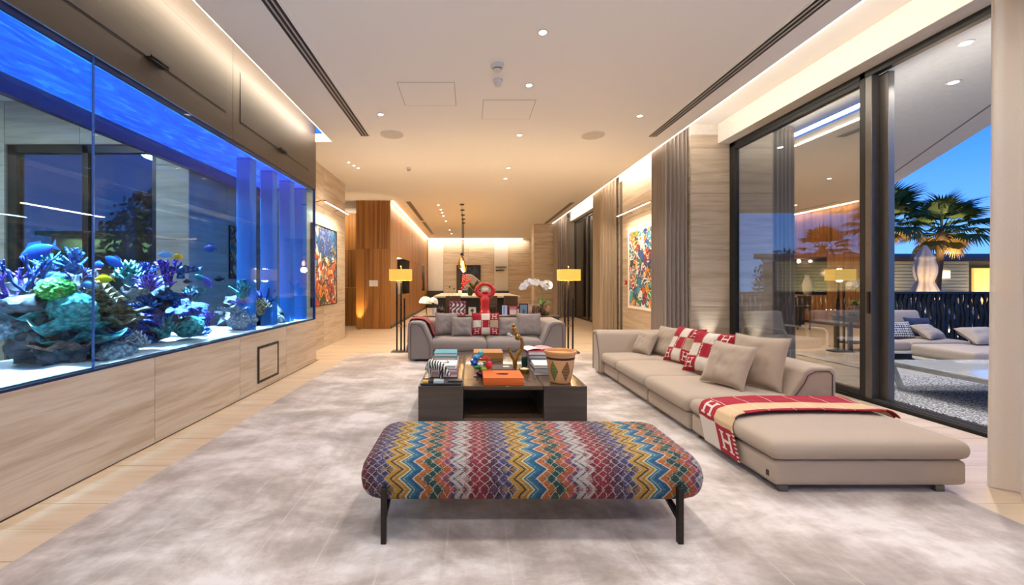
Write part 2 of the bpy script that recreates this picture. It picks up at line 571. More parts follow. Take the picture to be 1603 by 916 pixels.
# ceiling speakers, smoke detectors, downlights
def speaker(x, y, lb):
    t = thing('ceiling_speaker', lb, 'speaker', (x, y, ZC), group='round ceiling speakers')
    MB().lathe([(0.19, 0), (0.19, -0.008), (0.178, -0.010)], n=40).build('rim', PLASTER, t, smooth=0.6)
    MB().lathe([(0.176, 0), (0.176, -0.012), (0.001, -0.012)], n=40).build('grille', flat('#cfcac3', 0.7, bump=0.5), t, smooth=0.6)
speaker(-1.27, 6.9, 'flat round speaker in the ceiling on the aquarium side')
speaker(2.03, 6.94, 'flat round speaker in the ceiling on the curtain side')
def detector(x, y, s, lb, lens=True):
    t = thing('smoke_detector', lb, 'smoke detector', (x, y, ZC), group='ceiling detectors')
    MB().lathe([(0.075 * s, 0), (0.075 * s, -0.02), (0.06 * s, -0.03)], n=28).build('base', WMETAL, t, smooth=0.6)
    MB().lathe([(0.05 * s, -0.03), (0.052 * s, -0.06), (0.035 * s, -0.075), (0.001, -0.078)], n=28).build('sensor_head', WMETAL, t, smooth=0.9)
    if lens: MB().lathe([(0.053 * s, -0.045), (0.053 * s, -0.055)], n=28).build('vent_ring', flat('#55524f', 0.5), t)
detector(0.31, 4.7, 1.0, 'white domed smoke detector on the ceiling nearest the front')
detector(0.34, 5.05, 0.8, 'small flat white detector just behind the domed smoke detector', False)
detector(-1.28, 8.9, 0.7, 'small far detector on the ceiling behind the round speaker')
DL = glow((1.0, 0.93, 0.82, 1), 18.0, 'downlight_lens')
def downlight(x, y, lb, s=1.0, power=60, ang=2.2, z=ZC, col=NEUT):
    t = thing('downlight', lb, 'downlight', (x, y, z), group='recessed ceiling downlights')
    MB().lathe([(0.052 * s, 0), (0.052 * s, -0.006), (0.036 * s, -0.008)], n=20).build('trim_ring', WMETAL, t, smooth=0.6)
    MB().lathe([(0.035 * s, 0), (0.035 * s, -0.009), (0.001, -0.009)], n=20).build('lens', DL, t)
    if power: spot('downlight_beam', (x, y, z - 0.03), power, col, angle=ang, blend=0.8, size=0.06)
downlight(0.71, 4.08, 'downlight in the middle row closest to the front of the room', power=110)
downlight(0.73, 5.17, 'downlight in the middle row beside the smoke detector', power=110)
downlight(0.82, 6.91, 'downlight in the middle row between the two speakers', power=110)
downlight(0.82, 8.9, 'first of the close pair of downlights beyond the speakers', power=90)
downlight(0.83, 9.8, 'second, farther one of the close pair of downlights', power=90)
downlight(-1.28, 6.07, 'downlight beside the speaker on the aquarium side', power=130)
downlight(2.47, 6.12, 'downlight beside the slot vent on the curtain side', power=130)
for i, (px, py) in enumerate(((686, 321), (690, 328), (692, 333), (694, 338), (698, 346), (704, 360), (707, 366))):
    Y = 660 * 2.43 / (443 - py)
    downlight((px - 735) * Y / 660, Y, 'tiny downlight, ' + ('first', 'second', 'third', 'fourth', 'fifth', 'sixth', 'seventh')[i] + ' counting inward in the far row left of the pendant cords', 0.9, power=(45 if i in (0, 2, 4, 6) else 0), col=WARM)
for i, (px, py) in enumerate(((546, 254), (554, 259), (561, 263))):
    Y = 660 * 2.43 / (443 - py)
    downlight((px - 735) * Y / 660, Y, 'tiny downlight, ' + ('nearest', 'middle', 'farthest')[i] + ' of the short row by the stone wall corner', 0.6, power=(70 if i == 1 else 0), col=WARM)
# the same ceiling goes on behind the camera with its own downlights
for k, (x, yy) in enumerate(((-1.3, 2.2), (0.71, 2.0), (2.5, 2.3), (-1.3, -0.6), (0.71, -0.6), (2.5, -0.6))):
    downlight(x, yy, ('front' if k < 3 else 'rear') + ' row downlight overhead near the camera, ' + ('on the aquarium side', 'in the middle', 'on the curtain side')[k % 3], power=120)
for x, yy in ((1.9, 11.5), (0.8, 14.5), (1.9, 19.5), (0.3, 20.5), (-1.5, 10.8)):
    spot('downlight_beam', (x, yy, ZC - 0.03), 80, WARM, angle=2.2, blend=0.8, size=0.08)

# ------------------------------------------------------------------ SETTING: panelled walls
def panel_wall(wall, mat, plane, pos, u_edges, z_edges, th=0.02, sign=1, name='stone_panel', skip=()):
    """plane 'x': panels on x=pos facing sign*x, u is y; plane 'y': likewise"""
    g = 0.003; cache = {}
    for i in range(len(u_edges) - 1):
        for j in range(len(z_edges) - 1):
            if (i, j) in skip: continue
            u0, u1, z0, z1 = u_edges[i] + g, u_edges[i + 1] - g, z_edges[j] + g, z_edges[j + 1] - g
            k = (round(u1 - u0, 3), round(z1 - z0, 3))
            if k not in cache:
                a, b = k[0] / 2, k[1] / 2
                mb = MB().box(-th / 2, th / 2, -a, a, -b, b) if plane == 'x' else MB().box(-a, a, -th / 2, th / 2, -b, b)
                cache[k] = mb.mesh(name, mat)
            c = (pos + sign * th / 2, (u0 + u1) / 2, (z0 + z1) / 2) if plane == 'x' else ((u0 + u1) / 2, pos + sign * th / 2, (z0 + z1) / 2)
            inst(cache[k], name, wall, c)

JOINT = flat('#8f8172', 0.9, name='stone_joint')
# left stone wall beyond the aquarium (with the tall painting)
w = struct('wall_left', MB().box(-3.72, -3.08, 7.32, 10.34, 0, ZC), JOINT)
panel_wall(w, STONE, 'x', -3.08, [7.32, 8.85, 10.36], [0, 0.93, 1.93, 2.92, ZC - .003], sign=1)
panel_wall(w, STONE, 'y', 7.32, [-3.70, -3.06], [0, 0.93, 1.93, 2.92, ZC - .003], sign=-1)
panel_wall(w, STONE, 'y', 10.34, [-3.70, -3.06], [0, 0.93, 1.93, 2.92, ZC - .003], sign=1)
# wall behind the tank, seen through the water
w = struct('wall_annex', MB().box(-4.1, -3.76, 5.64, 7.30, 0, ZC).box(-4.18, -3.76, 5.64, 5.8, 0, ZC).box(-9.2, -6.2, 5.64, 5.8, 0, ZC).box(-6.2, -4.18, 5.64, 5.8, 3.2, ZC), JOINT)
panel_wall(w, STONE_GREY, 'x', -3.76, [5.62, 6.5, 7.29], [0, 0.93, 1.93, 2.92, ZC - .003], sign=1)
panel_wall(w, STONE_GREY, 'y', 5.64, [-4.18, -3.745], [0, 0.93, 1.93, 2.92, ZC - .003], sign=-1)
panel_wall(w, STONE_GREY, 'y', 5.64, [-9.2, -7.7, -6.2], [0, 0.93, 1.93, 2.92, ZC - .003], sign=-1)
panel_wall(w, STONE_GREY, 'y', 5.64, [-6.2, -5.2, -4.18], [3.2, ZC - .003], sign=-1)
# garden window behind the tank
fb = MB()
for a in ((-6.2, -6.08), (-5.2, -5.12), (-4.26, -4.18)): fb.box(a[0], a[1], 5.66, 5.76, 0, 3.2)
fb.box(-6.2, -4.18, 5.66, 5.76, 3.1, 3.2).box(-6.2, -4.18, 5.66, 5.76, 0, 0.06)
wn = struct('window_1', fb, CHAR)
MB().box(-6.08, -5.2, 5.70, 5.715, .06, 3.1).build('pane', PANE_T, wn)
MB().box(-5.12, -4.26, 5.70, 5.715, .06, 3.1).build('pane', PANE_T, wn)
struct('wall_annex_side', MB().box(-9.4, -9.2, -3.2, 5.64, 0, 4.1), PLASTER)
# right stone wall
w = struct('wall_right', MB().box(3.90, 4.7, 7.41, 10.7, 0, 3.95), JOINT)
ze = [0, 0.93, 1.93, 2.92, 3.95]
panel_wall(w, STONE, 'y', 7.41, [3.88, 4.56], ze, sign=-1)
panel_wall(w, STONE, 'x', 3.90, [7.41, 9.05, 10.7], ze, sign=-1)
struct('trim_3', MB().box(3.88, 4.72, 7.39, 10.95, 3.95, 4.13), PLASTER)
# slot window between the stone and the second curtain
sw = MB().box(4.28, 4.34, 10.71, 10.73, 0, 3.95).box(4.28, 4.34, 10.93, 10.95, 0, 3.95)
for z in (0.02, 0.85, 1.55, 2.3, 2.7, 3.2, 3.7): sw.box(4.28, 4.36, 10.73, 10.93, z, z + 0.05)
w = struct('window_2', sw, WMETAL)
MB().box(4.31, 4.32, 10.73, 10.93, 0.07, 3.95).build('pane', PANE, w)
w = struct('wall_right_middle', MB().box(3.90, 4.7, 10.95, 12.0, 0, 3.95), JOINT)
panel_wall(w, STONE, 'x', 3.90, [10.95, 12.0], ze, sign=-1)
panel_wall(w, STONE, 'y', 12.0, [3.90, 4.6], ze, sign=1)
w = struct('wall_right_far', MB().box(2.68, 4.7, 17.42, 18.08, 0, ZC), JOINT)
zf = [0, 0.93, 1.93, 2.92, ZC - .003]
panel_wall(w, STONE, 'y', 17.42, [2.66, 3.7, 4.7], zf, sign=-1)
panel_wall(w, STONE, 'x', 2.68, [17.4, 18.1], zf, sign=-1)
struct('wall_dining_right', MB().box(4.5, 4.7, 18.1, 23.4, 0, ZC), STONE)
# far dining wall: pale panels between stone
w = struct('wall_back', MB().box(-3.4, 4.7, 23.24, 23.5, 0, 4.05), JOINT)
panel_wall(w, STONE, 'y', 23.24, [-1.42, -0.05, 1.34], [0, .5, 1.0, 1.5, 2.0, 2.5, 3.0, 3.45, 3.93], sign=-1)
panel_wall(w, STONE, 'y', 23.24, [2.14, 3.3, 4.5], [0, .5, 1.0, 1.5, 2.0, 2.5, 3.0, 3.45, 3.93], sign=-1)
panel_wall(w, PLASTER, 'y', 23.24, [-2.28, -1.43], [0.9, 3.93], sign=-1, th=0.06, name='painted_panel')
panel_wall(w, PLASTER, 'y', 23.24, [1.35, 2.13], [0.9, 3.93], sign=-1, th=0.06, name='painted_panel')
# long wood wall and its end block
w = struct('wall_wood', MB().box(-3.32, -2.35, 12.42, 13.6, 0, ZC - .004).box(-3.32, -2.75, 13.6, 16.4, 0, ZC - .004).box(-3.32, -2.35, 16.4, 20.6, 0, ZC - .004)
           .box(-3.32, -2.75, 20.6, 22.0, 0, ZC - .004).box(-3.32, -2.35, 22.0, 23.2, 0, ZC - .004)
           .box(-2.75, -2.35, 13.6, 16.4, 0, 0.95).box(-2.75, -2.35, 13.6, 16.4, 2.2, ZC - .004)
           .box(-2.75, -2.35, 20.6, 22.0, 0, .95).box(-2.75, -2.35, 20.6, 22.0, 2.25, ZC - .004), flat('#2b1a0d', 0.6, name='wood_gap'))
panel_wall(w, VENEER, 'y', 12.42, [-3.34, -3.09, -2.84, -2.58, -2.33], [0, 2.36, ZC - .005], sign=-1, name='veneer_panel')
panel_wall(w, VENEER, 'x', -2.35, [12.4, 13.0, 13.6], [0, 2.36, ZC - .005], name='veneer_panel')
panel_wall(w, VENEER, 'x', -2.35, [13.6, 14.5, 15.4, 16.4], [0, .48, .95], name='veneer_panel')
panel_wall(w, VENEER, 'x', -2.35, [13.6, 14.5, 15.4, 16.4], [2.2, ZC - .005], name='veneer_panel')
panel_wall(w, VENEER, 'x', -2.35, [16.4, 17.2, 18.0, 18.9, 19.7, 20.6], [0, 2.2, ZC - .005], name='veneer_panel')
panel_wall(w, VENEER, 'x', -2.35, [20.6, 21.3, 22.0], [0, .95], name='veneer_panel')
panel_wall(w, VENEER, 'x', -2.35, [20.6, 21.3, 22.0], [2.25, ZC - .005], name='veneer_panel')
panel_wall(w, VENEER, 'x', -2.35, [22.0, 22.6, 23.2], [0, 2.2, ZC - .005], name='veneer_panel')
struct('baseboard_left', MB().box(-2.326, -2.31, 12.45, 23.2, 0, 0.09), BLACK)
# corridor end to the left of the block
w = struct('wall_corridor', MB().box(-4.8, -3.34, 13.3, 13.5, 0, 4.1).box(-4.8, -4.65, 10.3, 13.3, 0, 4.1).box(-4.65, -3.72, 10.1, 10.3, 0, 4.1), PLASTER)
panel_wall(w, VENEER, 'y', 13.3, [-4.64, -4.25, -3.80, -3.345], [0, 1.2, 2.4, 3.55], sign=-1, name='veneer_panel')
# wall behind the camera
struct('wall_near', MB().box(-9.2, 4.7, -3.3, -3.1, 0, 4.2), PLASTER)

# ------------------------------------------------------------------ SETTING: sliding windows on the right
def frame_bar(mb, y0, y1, z0=0.0, z1=3.79, x0=4.56, x1=4.64): mb.box(x0, x1, y0, y1, z0, z1)
f = MB()
frame_bar(f, 7.31, 7.39); frame_bar(f, -3.1, 7.39, 3.71, 3.79); f.box(4.54, 4.72, -3.1, 7.39, -0.01, 0.03)
w3 = struct('window_3', f, CHAR, bevel=0.004)
f = MB()
frame_bar(f, 7.24, 7.31); frame_bar(f, 4.86, 4.93); frame_bar(f, 4.93, 7.24, .03, .10); frame_bar(f, 4.93, 7.24, 3.65, 3.71)
f.build('sliding_sash', CHAR, w3, bevel=0.004)
MB().box(4.595, 4.605, 4.93, 7.24, 0.10, 3.65).build('pane', PANE, w3)
f = MB(); f.box(4.65, 4.72, 4.68, 4.78, 0.03, 3.71); f.box(4.56, 4.70, 4.78, 4.86, 0.03, 3.71)
f.build('meeting_stile', ALU, w3, bevel=0.004)
MB().box(4.545, 4.56, 4.80, 4.83, 1.0, 1.25).build('handle', BLACK, w3, bevel=0.003)
tr = MB()
for x in (4.575, 4.615, 4.665, 4.70): tr.box(x, x + 0.012, -3.1, 7.3, 0.03, 0.042)
tr.build('floor_track', ALU, w3)
f = MB()
frame_bar(f, 12.02, 12.10, 0, 3.79, 4.18, 4.26); frame_bar(f, 14.86, 14.98, 0, 3.79, 4.18, 4.26); frame_bar(f, 16.72, 16.80, 0, 3.79, 4.18, 4.26)
f.box(4.18, 4.26, 12.02, 16.8, 3.7, 3.79).box(4.18, 4.26, 12.02, 16.8, 0, 0.06)
w4 = struct('window_4', f, CHAR)
MB().box(4.21, 4.222, 12.1, 14.86, .06, 3.7).build('pane', PANE, w4)
MB().box(4.21, 4.222, 14.98, 16.72, .06, 3.7).build('pane', PANE, w4)
w = struct('wall_right_end', MB().box(3.90, 4.7, 16.8, 17.4, 0, 3.95), JOINT)
panel_wall(w, STONE, 'x', 3.90, [16.8, 17.4], ze, sign=-1)
# ------------------------------------------------------------------ AQUARIUM
def rel(mb, t):
    return mb.xf(Matrix.Translation(-Vector(t.location)))

AQ = thing('aquarium', 'huge blue lit reef aquarium on a stone plinth under a dark bronze hood', 'aquarium', (-3.15, 3.8, 0))
o = rel(MB().box(-3.63, -2.67, 0.3, 7.27, 0, 0.70), AQ).build('plinth', JOINT, AQ)
AX, AY = -3.15, 3.8
def aq_panels(plane, pos, ue, ze, sign):
    panel_wall(o, STONE, plane, pos, ue, ze, sign=sign)
aq_panels('x', -2.67 - AX, [a - AY for a in (0.3, 1.9, 3.55, 4.87, 6.1, 7.29)], [0, 0.725], 1)
aq_panels('y', 7.27 - AY, [-3.63 - AX, -2.655 - AX], [0, 0.725], 1)
hx = -2.645 - AX
fr = MB()
for a in ((5.27, 5.30, .09, .55), (5.80, 5.83, .09, .55), (5.30, 5.80, .09, .12), (5.30, 5.80, .52, .55)):
    fr.box(hx - 0.006, hx + 0.008, a[0] - AY, a[1] - AY, a[2], a[3])
hh = fr.build('hatch_frame', BLACK, AQ)
MB().box(hx - 0.004, hx + 0.003, 5.30 - AY, 5.80 - AY, .12, .52).build('hatch_door', STONE, AQ)
MB().box(hx, hx + 0.012, 5.262 - AY, 5.275 - AY, .18, .23).build('hinge', BLACK, hh)
MB().box(hx, hx + 0.012, 5.262 - AY, 5.275 - AY, .42, .47).build('hinge', BLACK, hh)
# hood of brushed dark metal with flap doors
def m_hood():
    m = Mat('brushed_bronze')
    n = m.noise(m.coords('Object', (60, 1.5, 60)), 1.2, 4)
    m.set(m.mix(n, '#4a423b', '#5a5149'), 0.48, 0.35)
    return m.m
HOOD = m_hood()
hd = rel(MB().box(-2.70, -2.66, 0.3, 4.74, 2.96, 4.10).box(-2.70, -2.66, 4.745, 7.30, 2.96, 4.10).box(-3.66, -2.70, 7.26, 7.30, 2.96, 4.10)
         .box(-3.66, -3.62, 0.3, 7.26, 2.96, 4.10).box(-3.62, -2.70, .3, .34, 2.96, 4.10).box(-3.62, -2.70, 0.34, 7.26, 3.6, 3.64), AQ).build('hood', HOOD, AQ)
for y0, y1 in ((0.42, 2.48), (2.53, 4.585), (4.89, 6.97)):
    a, b = y0 - AY, y1 - AY
    x = -2.66 - AX
    g = MB()
    g.box(x, x + 0.002, a - .012, b + .012, 3.20, 3.215).box(x, x + 0.002, a - .012, b + .012, 3.785, 3.797).box(x, x + 0.002, a - .012, a, 3.215, 3.785).box(x, x + 0.002, b, b + .012, 3.215, 3.785)
    g.build('door_gap', BLACK, hd)
    d = MB().box(x, x + 0.006, a, b, 3.217, 3.783).build('hood_door', HOOD, AQ, bevel=0.002)
    m_ = (a + b) / 2
    MB().box(x, x + 0.055, m_ - .10, m_ + .10, 3.20, 3.213).box(x + .045, x + .055, m_ - .10, m_ + .10, 3.19, 3.225).build('handle', BLACK, d)
# glass
for a, b in ((0.34, 2.985), (2.995, 7.24)):
    rel(MB().box(-2.675, -2.66, a, b, 0.70, 2.965), AQ).build('glass_pane', TANKGLASS, AQ)
rel(MB().box(-3.63, -3.615, 0.34, 7.24, 0.70, 2.965), AQ).build('glass_pane', TANKGLASS, AQ)
rel(MB().box(-3.615, -2.675, 7.245, 7.265, 0.70, 2.965), AQ).build('glass_pane', TANKGLASS, AQ)
rel(MB().box(-2.676, -2.662, 2.986, 2.994, 0.72, 2.96), AQ).build('glass_joint', flat('#3f6ab0', 0.15, name='silicone_joint'), AQ)
BLUED = flat('#0d2a6e', 0.3, name='blue_brace')
rel(MB().box(-3.615, -3.54, 0.34, 7.24, 2.80, 2.95).box(-2.70, -2.676, 0.34, 7.24, 2.92, 2.965).box(-2.69, -2.655, 7.235, 7.27, 0.7, 2.96), AQ).build('brace', BLUED, AQ)
rel(MB().box(-2.668, -2.652, 0.34, 7.27, 0.716, 0.738), AQ).build('bottom_rim', flat('#10264f', 0.3, name='dark_blue_rim'), AQ)
# water body and rippled surface
mw = Mat('aquarium_water'); mw.t.nodes.remove(mw.b)
tw = mw.node('ShaderNodeBsdfTransparent', {0: (0.72, 0.89, 1.0, 1)})
gw = mw.node('ShaderNodeBsdfGlossy', {0: (0.8, 0.9, 1, 1), 'Roughness': 0.02})
xw = mw.node('ShaderNodeMixShader', {0: schlick(mw) * 0.35, 1: tw.outputs[0], 2: gw.outputs[0]})
mw.t.links.new(xw.outputs[0], mw.out.inputs[0])
wb_ = rel(MB().box(-3.612, -2.678, 0.345, 7.24, 0.70, 2.90), AQ)
wb_.f = [f for i, f in enumerate(wb_.f) if i not in (4, 5)]; wb_.c = wb_.c[:4]
WATER = wb_.build('water', mw.m, AQ)
ms = Mat('water_surface'); ms.t.nodes.remove(ms.b)
co = ms.coords('Object', (5.0, 1.6, 1))
rip = ms.noise(co, 1.3, 6, 0.65, 1.6)
bp = ms.node('ShaderNodeBump', {'Height': rip, 'Strength': 0.7, 'Distance': 0.15})
gs = ms.node('ShaderNodeBsdfGlossy', {0: (0.55, 0.78, 1, 1), 'Roughness': 0.05})
ms.t.links.new(bp.outputs[0], gs.inputs['Normal'])
colr = ms.ramp(rip, [(0.38, (0.03, 0.30, 1, 1)), (0.55, (0.15, 0.55, 1, 1)), (0.66, (0.9, 0.95, 1, 1))])  # bright light ripples put into the tint, blue to near white
ts = ms.node('ShaderNodeBsdfTransparent', {0: colr})
xs_ = ms.node('ShaderNodeMixShader', {0: 0.25, 1: ts.outputs[0], 2: gs.outputs[0]})
ms.t.links.new(xs_.outputs[0], ms.out.inputs[0])
rel(MB().grid(lambda u, v: (-3.612 + 0.934 * u, 0.345 + 6.895 * v, 2.90 + 0.012 * noise.noise(Vector((u * 3, v * 18, 0)))), 12, 90), AQ).build('water_surface', ms.m, WATER, smooth=3.2)
# the blue lamp panel in the hood
rel(MB().box(-3.58, -2.69, 0.4, 7.2, 2.966, 2.99), AQ).build('lamp_panel', glow((0.04, 0.38, 1.0, 1), 1.0, 'blue_lamp_panel'), AQ)
area('aquarium_light', (-3.16, 3.8, 2.86), 0.44, 400, (0.42, 0.76, 1.0), (0, 0, 0), 6.6, 0.40)
# sand
sm = Mat('reef_sand'); n = sm.noise(sm.coords('Object'), 90, 3); sm.set(sm.mix(n, '#c9ccd2', '#f1f2f4'), 0.9).bump(n, .3, .004)
s_ = MB().grid(lambda u, v: (-3.61 + 0.93 * u, 0.35 + 6.88 * v, 0.752 + (0.03 * noise.noise(Vector((u * 4, v * 22, 3))) if 0.02 < u < 0.98 else -0.002)), 24, 150)
s_.box(-3.61, -2.68, .35, 7.23, .70, .735)
rel(s_, AQ).build('sand_bed', sm.m, AQ, smooth=0.6)
# solid blue columns standing in for mirror reflections of the blue water surface
mc = Mat('blue_reflection'); mc.t.nodes.remove(mc.b)
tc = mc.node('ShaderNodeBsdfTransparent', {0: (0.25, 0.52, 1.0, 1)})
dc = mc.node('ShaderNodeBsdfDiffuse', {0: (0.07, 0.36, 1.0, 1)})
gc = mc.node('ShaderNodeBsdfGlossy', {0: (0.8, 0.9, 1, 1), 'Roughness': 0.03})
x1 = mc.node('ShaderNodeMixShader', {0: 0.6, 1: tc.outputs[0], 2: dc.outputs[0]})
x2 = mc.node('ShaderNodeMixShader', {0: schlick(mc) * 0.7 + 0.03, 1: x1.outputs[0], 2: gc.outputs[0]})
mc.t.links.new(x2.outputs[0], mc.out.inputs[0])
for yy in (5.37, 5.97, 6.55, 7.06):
    rel(MB().box(-2.93, -2.75, yy - .075, yy + .075, 0.74, 2.93), AQ).build('reflection_column', mc.m, AQ, bevel=0.01)

# ------------------------------------------------------------------ corals, rock and fish (each lies loose in the tank)
def m_coral(name, a, b, scale=30, dots=None, rough=0.8, rims=None):
    m = Mat(name)
    c = m.coords('Object')
    vo = m.node('ShaderNodeTexVoronoi', {'Vector': c, 'Scale': scale})
    d = V(m.t, vo.outputs['Distance'])
    col = m.ramp(d, [(0.05, dots or b), (0.35, b), (0.75, a)])
    n = m.noise(c, 9, 4)
    col = m.mix(n * 0.5, col, a)
    at_ = m.node('ShaderNodeVertexColor', layer_name='Col') if rims else None
    if rims: col = m.mix(V(m.t, at_.outputs[0]) * 2.0 - 1.0, col, rims)
    m.set(col, rough).bump(d, 0.7, 0.015)
    return m.m
TEAL = m_coral('coral_teal', '#1a666c', '#58bcb8', 28, '#7fd0c8')
BLUE = m_coral('coral_blue', '#123a86', '#3a86d8', 40, '#86c4ff')
DEEP = m_coral('coral_deep_blue', '#12266a', '#3450b4', 35)
PURP = m_coral('coral_purple', '#3a1f80', '#7d55d8', 40, '#b89cff')
PINK = m_coral('coral_pink', '#7a3f8f', '#d28ae0', 45, '#f0c0ff')
OCHRE = m_coral('coral_ochre', '#5d4a36', '#a8906a', 30, '#cfc29a')
GREEN = m_coral('coral_green', '#1d6a2c', '#5fc440', 50, '#a8f070')
ROCK = m_coral('reef_rock', '#30363e', '#625f68', 18, '#5d6a70')
PALEC = m_coral('coral_pale', '#6d8090', '#bccbd2', 34, '#eaf2f4')
BROWN = m_coral('coral_brown', '#4a3238', '#8a625e', 26, '#8f6a66')

RIMMED = {}
for nm, a, b, sc, dt, rm_ in (('coral_teal', '#1a666c', '#58bcb8', 28, '#7fd0c8', '#9fe4dc'), ('coral_blue', '#123a86', '#3a86d8', 40, '#86c4ff', '#a8d8ff'), ('coral_ochre', '#6d5840', '#b89c72', 30, '#d8cca8', '#e6dcc0'),
                         ('coral_pale', '#6d8090', '#bccbd2', 34, '#eaf2f4', '#ffffff'), ('reef_brown', '#3f2a2a', '#7d5a50', 26, '#9f7a6a', '#b8a090')):
    RIMMED['coral_brown' if nm == 'reef_brown' else nm] = m_coral(nm + '_rimmed', a, b, sc, dt, rims=lin(rm_))
def coral(kind, mat, px, py, Y, s, label, seed=0, tilt=(0, 0), rz=0):
    rnd = random.Random(seed * 13 + 5)
    mb = MB(); sm_ = 0.9
    rim = lambda u, v: (.95, .95, .95) if v > .86 else ((.62, .62, .62) if (int(u * 48) + int(v * 9)) % 3 == 0 else (.5, .5, .5))
    if kind == 'rock':
        mb.ball((0, 0, 0), (s, s * .8, s * .7), 4, 0.45, 1.6, seed, ridged=.35)
    elif kind == 'plate':
        def P(u, v):
            t = 2 * PI * u; r = s * (0.12 + 0.88 * v) * (1 + 0.16 * math.sin(3 * t + seed) + 0.09 * math.sin(7 * t + seed * 2))
            z = s * (0.22 * v * v + 0.10 * v * math.sin(5 * t + seed) + 0.05 * v * math.sin(11 * t))
            return (r * math.cos(t), r * math.sin(t) * .8, z)
        def Q(u, v):
            p = P(u, v); return (p[0] * .97, p[1] * .97, p[2] - s * (0.10 - 0.06 * v))
        mb.grid(P, 48, 9, rim, wrapu=True); o1 = 0
        n0 = len(mb.v)
        mb.grid(lambda u, v: Q(1 - u, v), 48, 9, wrapu=True)
        for i in range(48):
            a, b = 9 * 48 + i, 9 * 48 + (i + 1) % 48
            c_, d_ = n0 + 9 * 48 + (48 - i) % 48, n0 + 9 * 48 + (48 - i - 1) % 48
            mb.f.append((a, c_, d_, b)); mb.c.append(None)
        mb.tube([(0, 0, -s * .4), (0, 0, 0), (0, 0, s * .03)], [s * .22, s * .16, s * .13], 10)
    elif kind == 'branch':
        def grow(p, d, L, r, k):
            q = p + d * L
            m1 = p.lerp(q, .5) + Vector((rnd.uniform(-1, 1), rnd.uniform(-1, 1), 0)) * L * .08
            mb.tube([p, m1, q], [r, r * .85, r * .7], 6)
            if k == 0: mb.ball(q, r * .75, 1); return
            for _ in range(rnd.choice((2, 3))):
                dd = (d + Vector((rnd.uniform(-1, 1), rnd.uniform(-.8, .8), rnd.uniform(-.1, .7))) * .85).normalized()
                grow(q, dd, L * rnd.uniform(.65, .85), r * .72, k - 1)
        for _ in range(4):
            grow(Vector((rnd.uniform(-.15, .15) * s, rnd.uniform(-.15, .15) * s, -s * .3)), Vector((rnd.uniform(-.7, .7), rnd.uniform(-.5, .5), 1)).normalized(), s * .5, s * .085, 2)
    elif kind == 'finger':
        for _ in range(26):
            th, ph = rnd.uniform(0, 2 * PI), rnd.uniform(0.1, 1.35)
            d = Vector((math.cos(th) * math.sin(ph), math.sin(th) * math.sin(ph), math.cos(ph)))
            L = s * rnd.uniform(.7, 1.05)
            b = Vector((rnd.uniform(-.2, .2), 0, rnd.uniform(0, .15))) * s
            mb.tube([d * s * .1, d * L * .6, d * L + b * .6], [s * .085, s * .075, s * .045], 6)
            mb.ball(tuple(d * L + b * .6), s * .05, 1)
        mb.ball((0, 0, 0), s * .35, 2, .3, 2, seed)
    elif kind == 'brain':
        mb.ball((0, 0, 0), (s, s, s * .8), 4, 0.06, 1.5, seed, ridged=0.28)
    elif kind == 'ruffle':
        for k in range(4):
            R = s * (1 - k * .16); ph = rnd.uniform(0, 6)
            def P(u, v, R=R, ph=ph, k=k):
                t = 2 * PI * u; r = R * (.25 + .75 * v) * (1 + .12 * math.sin(6 * t + ph) * v)
                return (r * math.cos(t), r * math.sin(t) * .8, s * (.22 * k + .35 * v + .12 * v * math.sin(9 * t + ph)))
            mb.grid(P, 60, 6, rim, wrapu=True)
        mb.ball((0, 0, -s * .05), (s * .4, s * .35, s * .4), 2, .3, 2, seed)
    elif kind == 'tuft':
        for _ in range(40):
            th, ph = rnd.uniform(0, 2 * PI), rnd.uniform(0.0, 1.2)
            d = Vector((math.cos(th) * math.sin(ph), math.sin(th) * math.sin(ph), math.cos(ph)))
            sway = Vector((rnd.uniform(-.3, .3), rnd.uniform(-.3, .3), -.1)) * s
            mb.tube([Vector((0, 0, 0)), d * s * .6, d * s + sway], [s * .05, s * .045, s * .03], 5)
    mb.xf(Matrix.Rotation(rz, 4, 'Z') @ Matrix.Rotation(tilt[1], 4, 'Y') @ Matrix.Rotation(tilt[0], 4, 'X'))
    lo, hi = min(v[0] for v in mb.v), max(v[0] for v in mb.v)
    if hi - lo > 0.86:
        k = 0.86 / (hi - lo); mb.xf(Matrix.Diagonal((k, 1, 1, 1))); lo *= k; hi *= k
    p = at(px, py, Y)
    X = max(min(p.x, -3.18 if kind == 'rock' else -2.71, -2.71 - hi), -3.59 - lo)          # keep the piece clear of both glass panes
    p = at(px, py, Y * X / p.x)
    p.z = max(p.z, 0.76)
    if kind in ('plate', 'ruffle'): mat = RIMMED[mat.name]
    mb.v = [(v[0], v[1], max(v[2], 0.742 - p.z)) for v in mb.v]
    ob = mb.build(kind_name[kind], mat, loc=p, smooth=sm_)
    return tag(ob, label, 'rock' if kind == 'rock' else 'coral', 'corals and rock of the reef')
kind_name = dict(rock='reef_rock', plate='plate_coral', branch='branching_coral', finger='finger_coral', brain='brain_coral', ruffle='ruffled_coral', tuft='soft_coral')
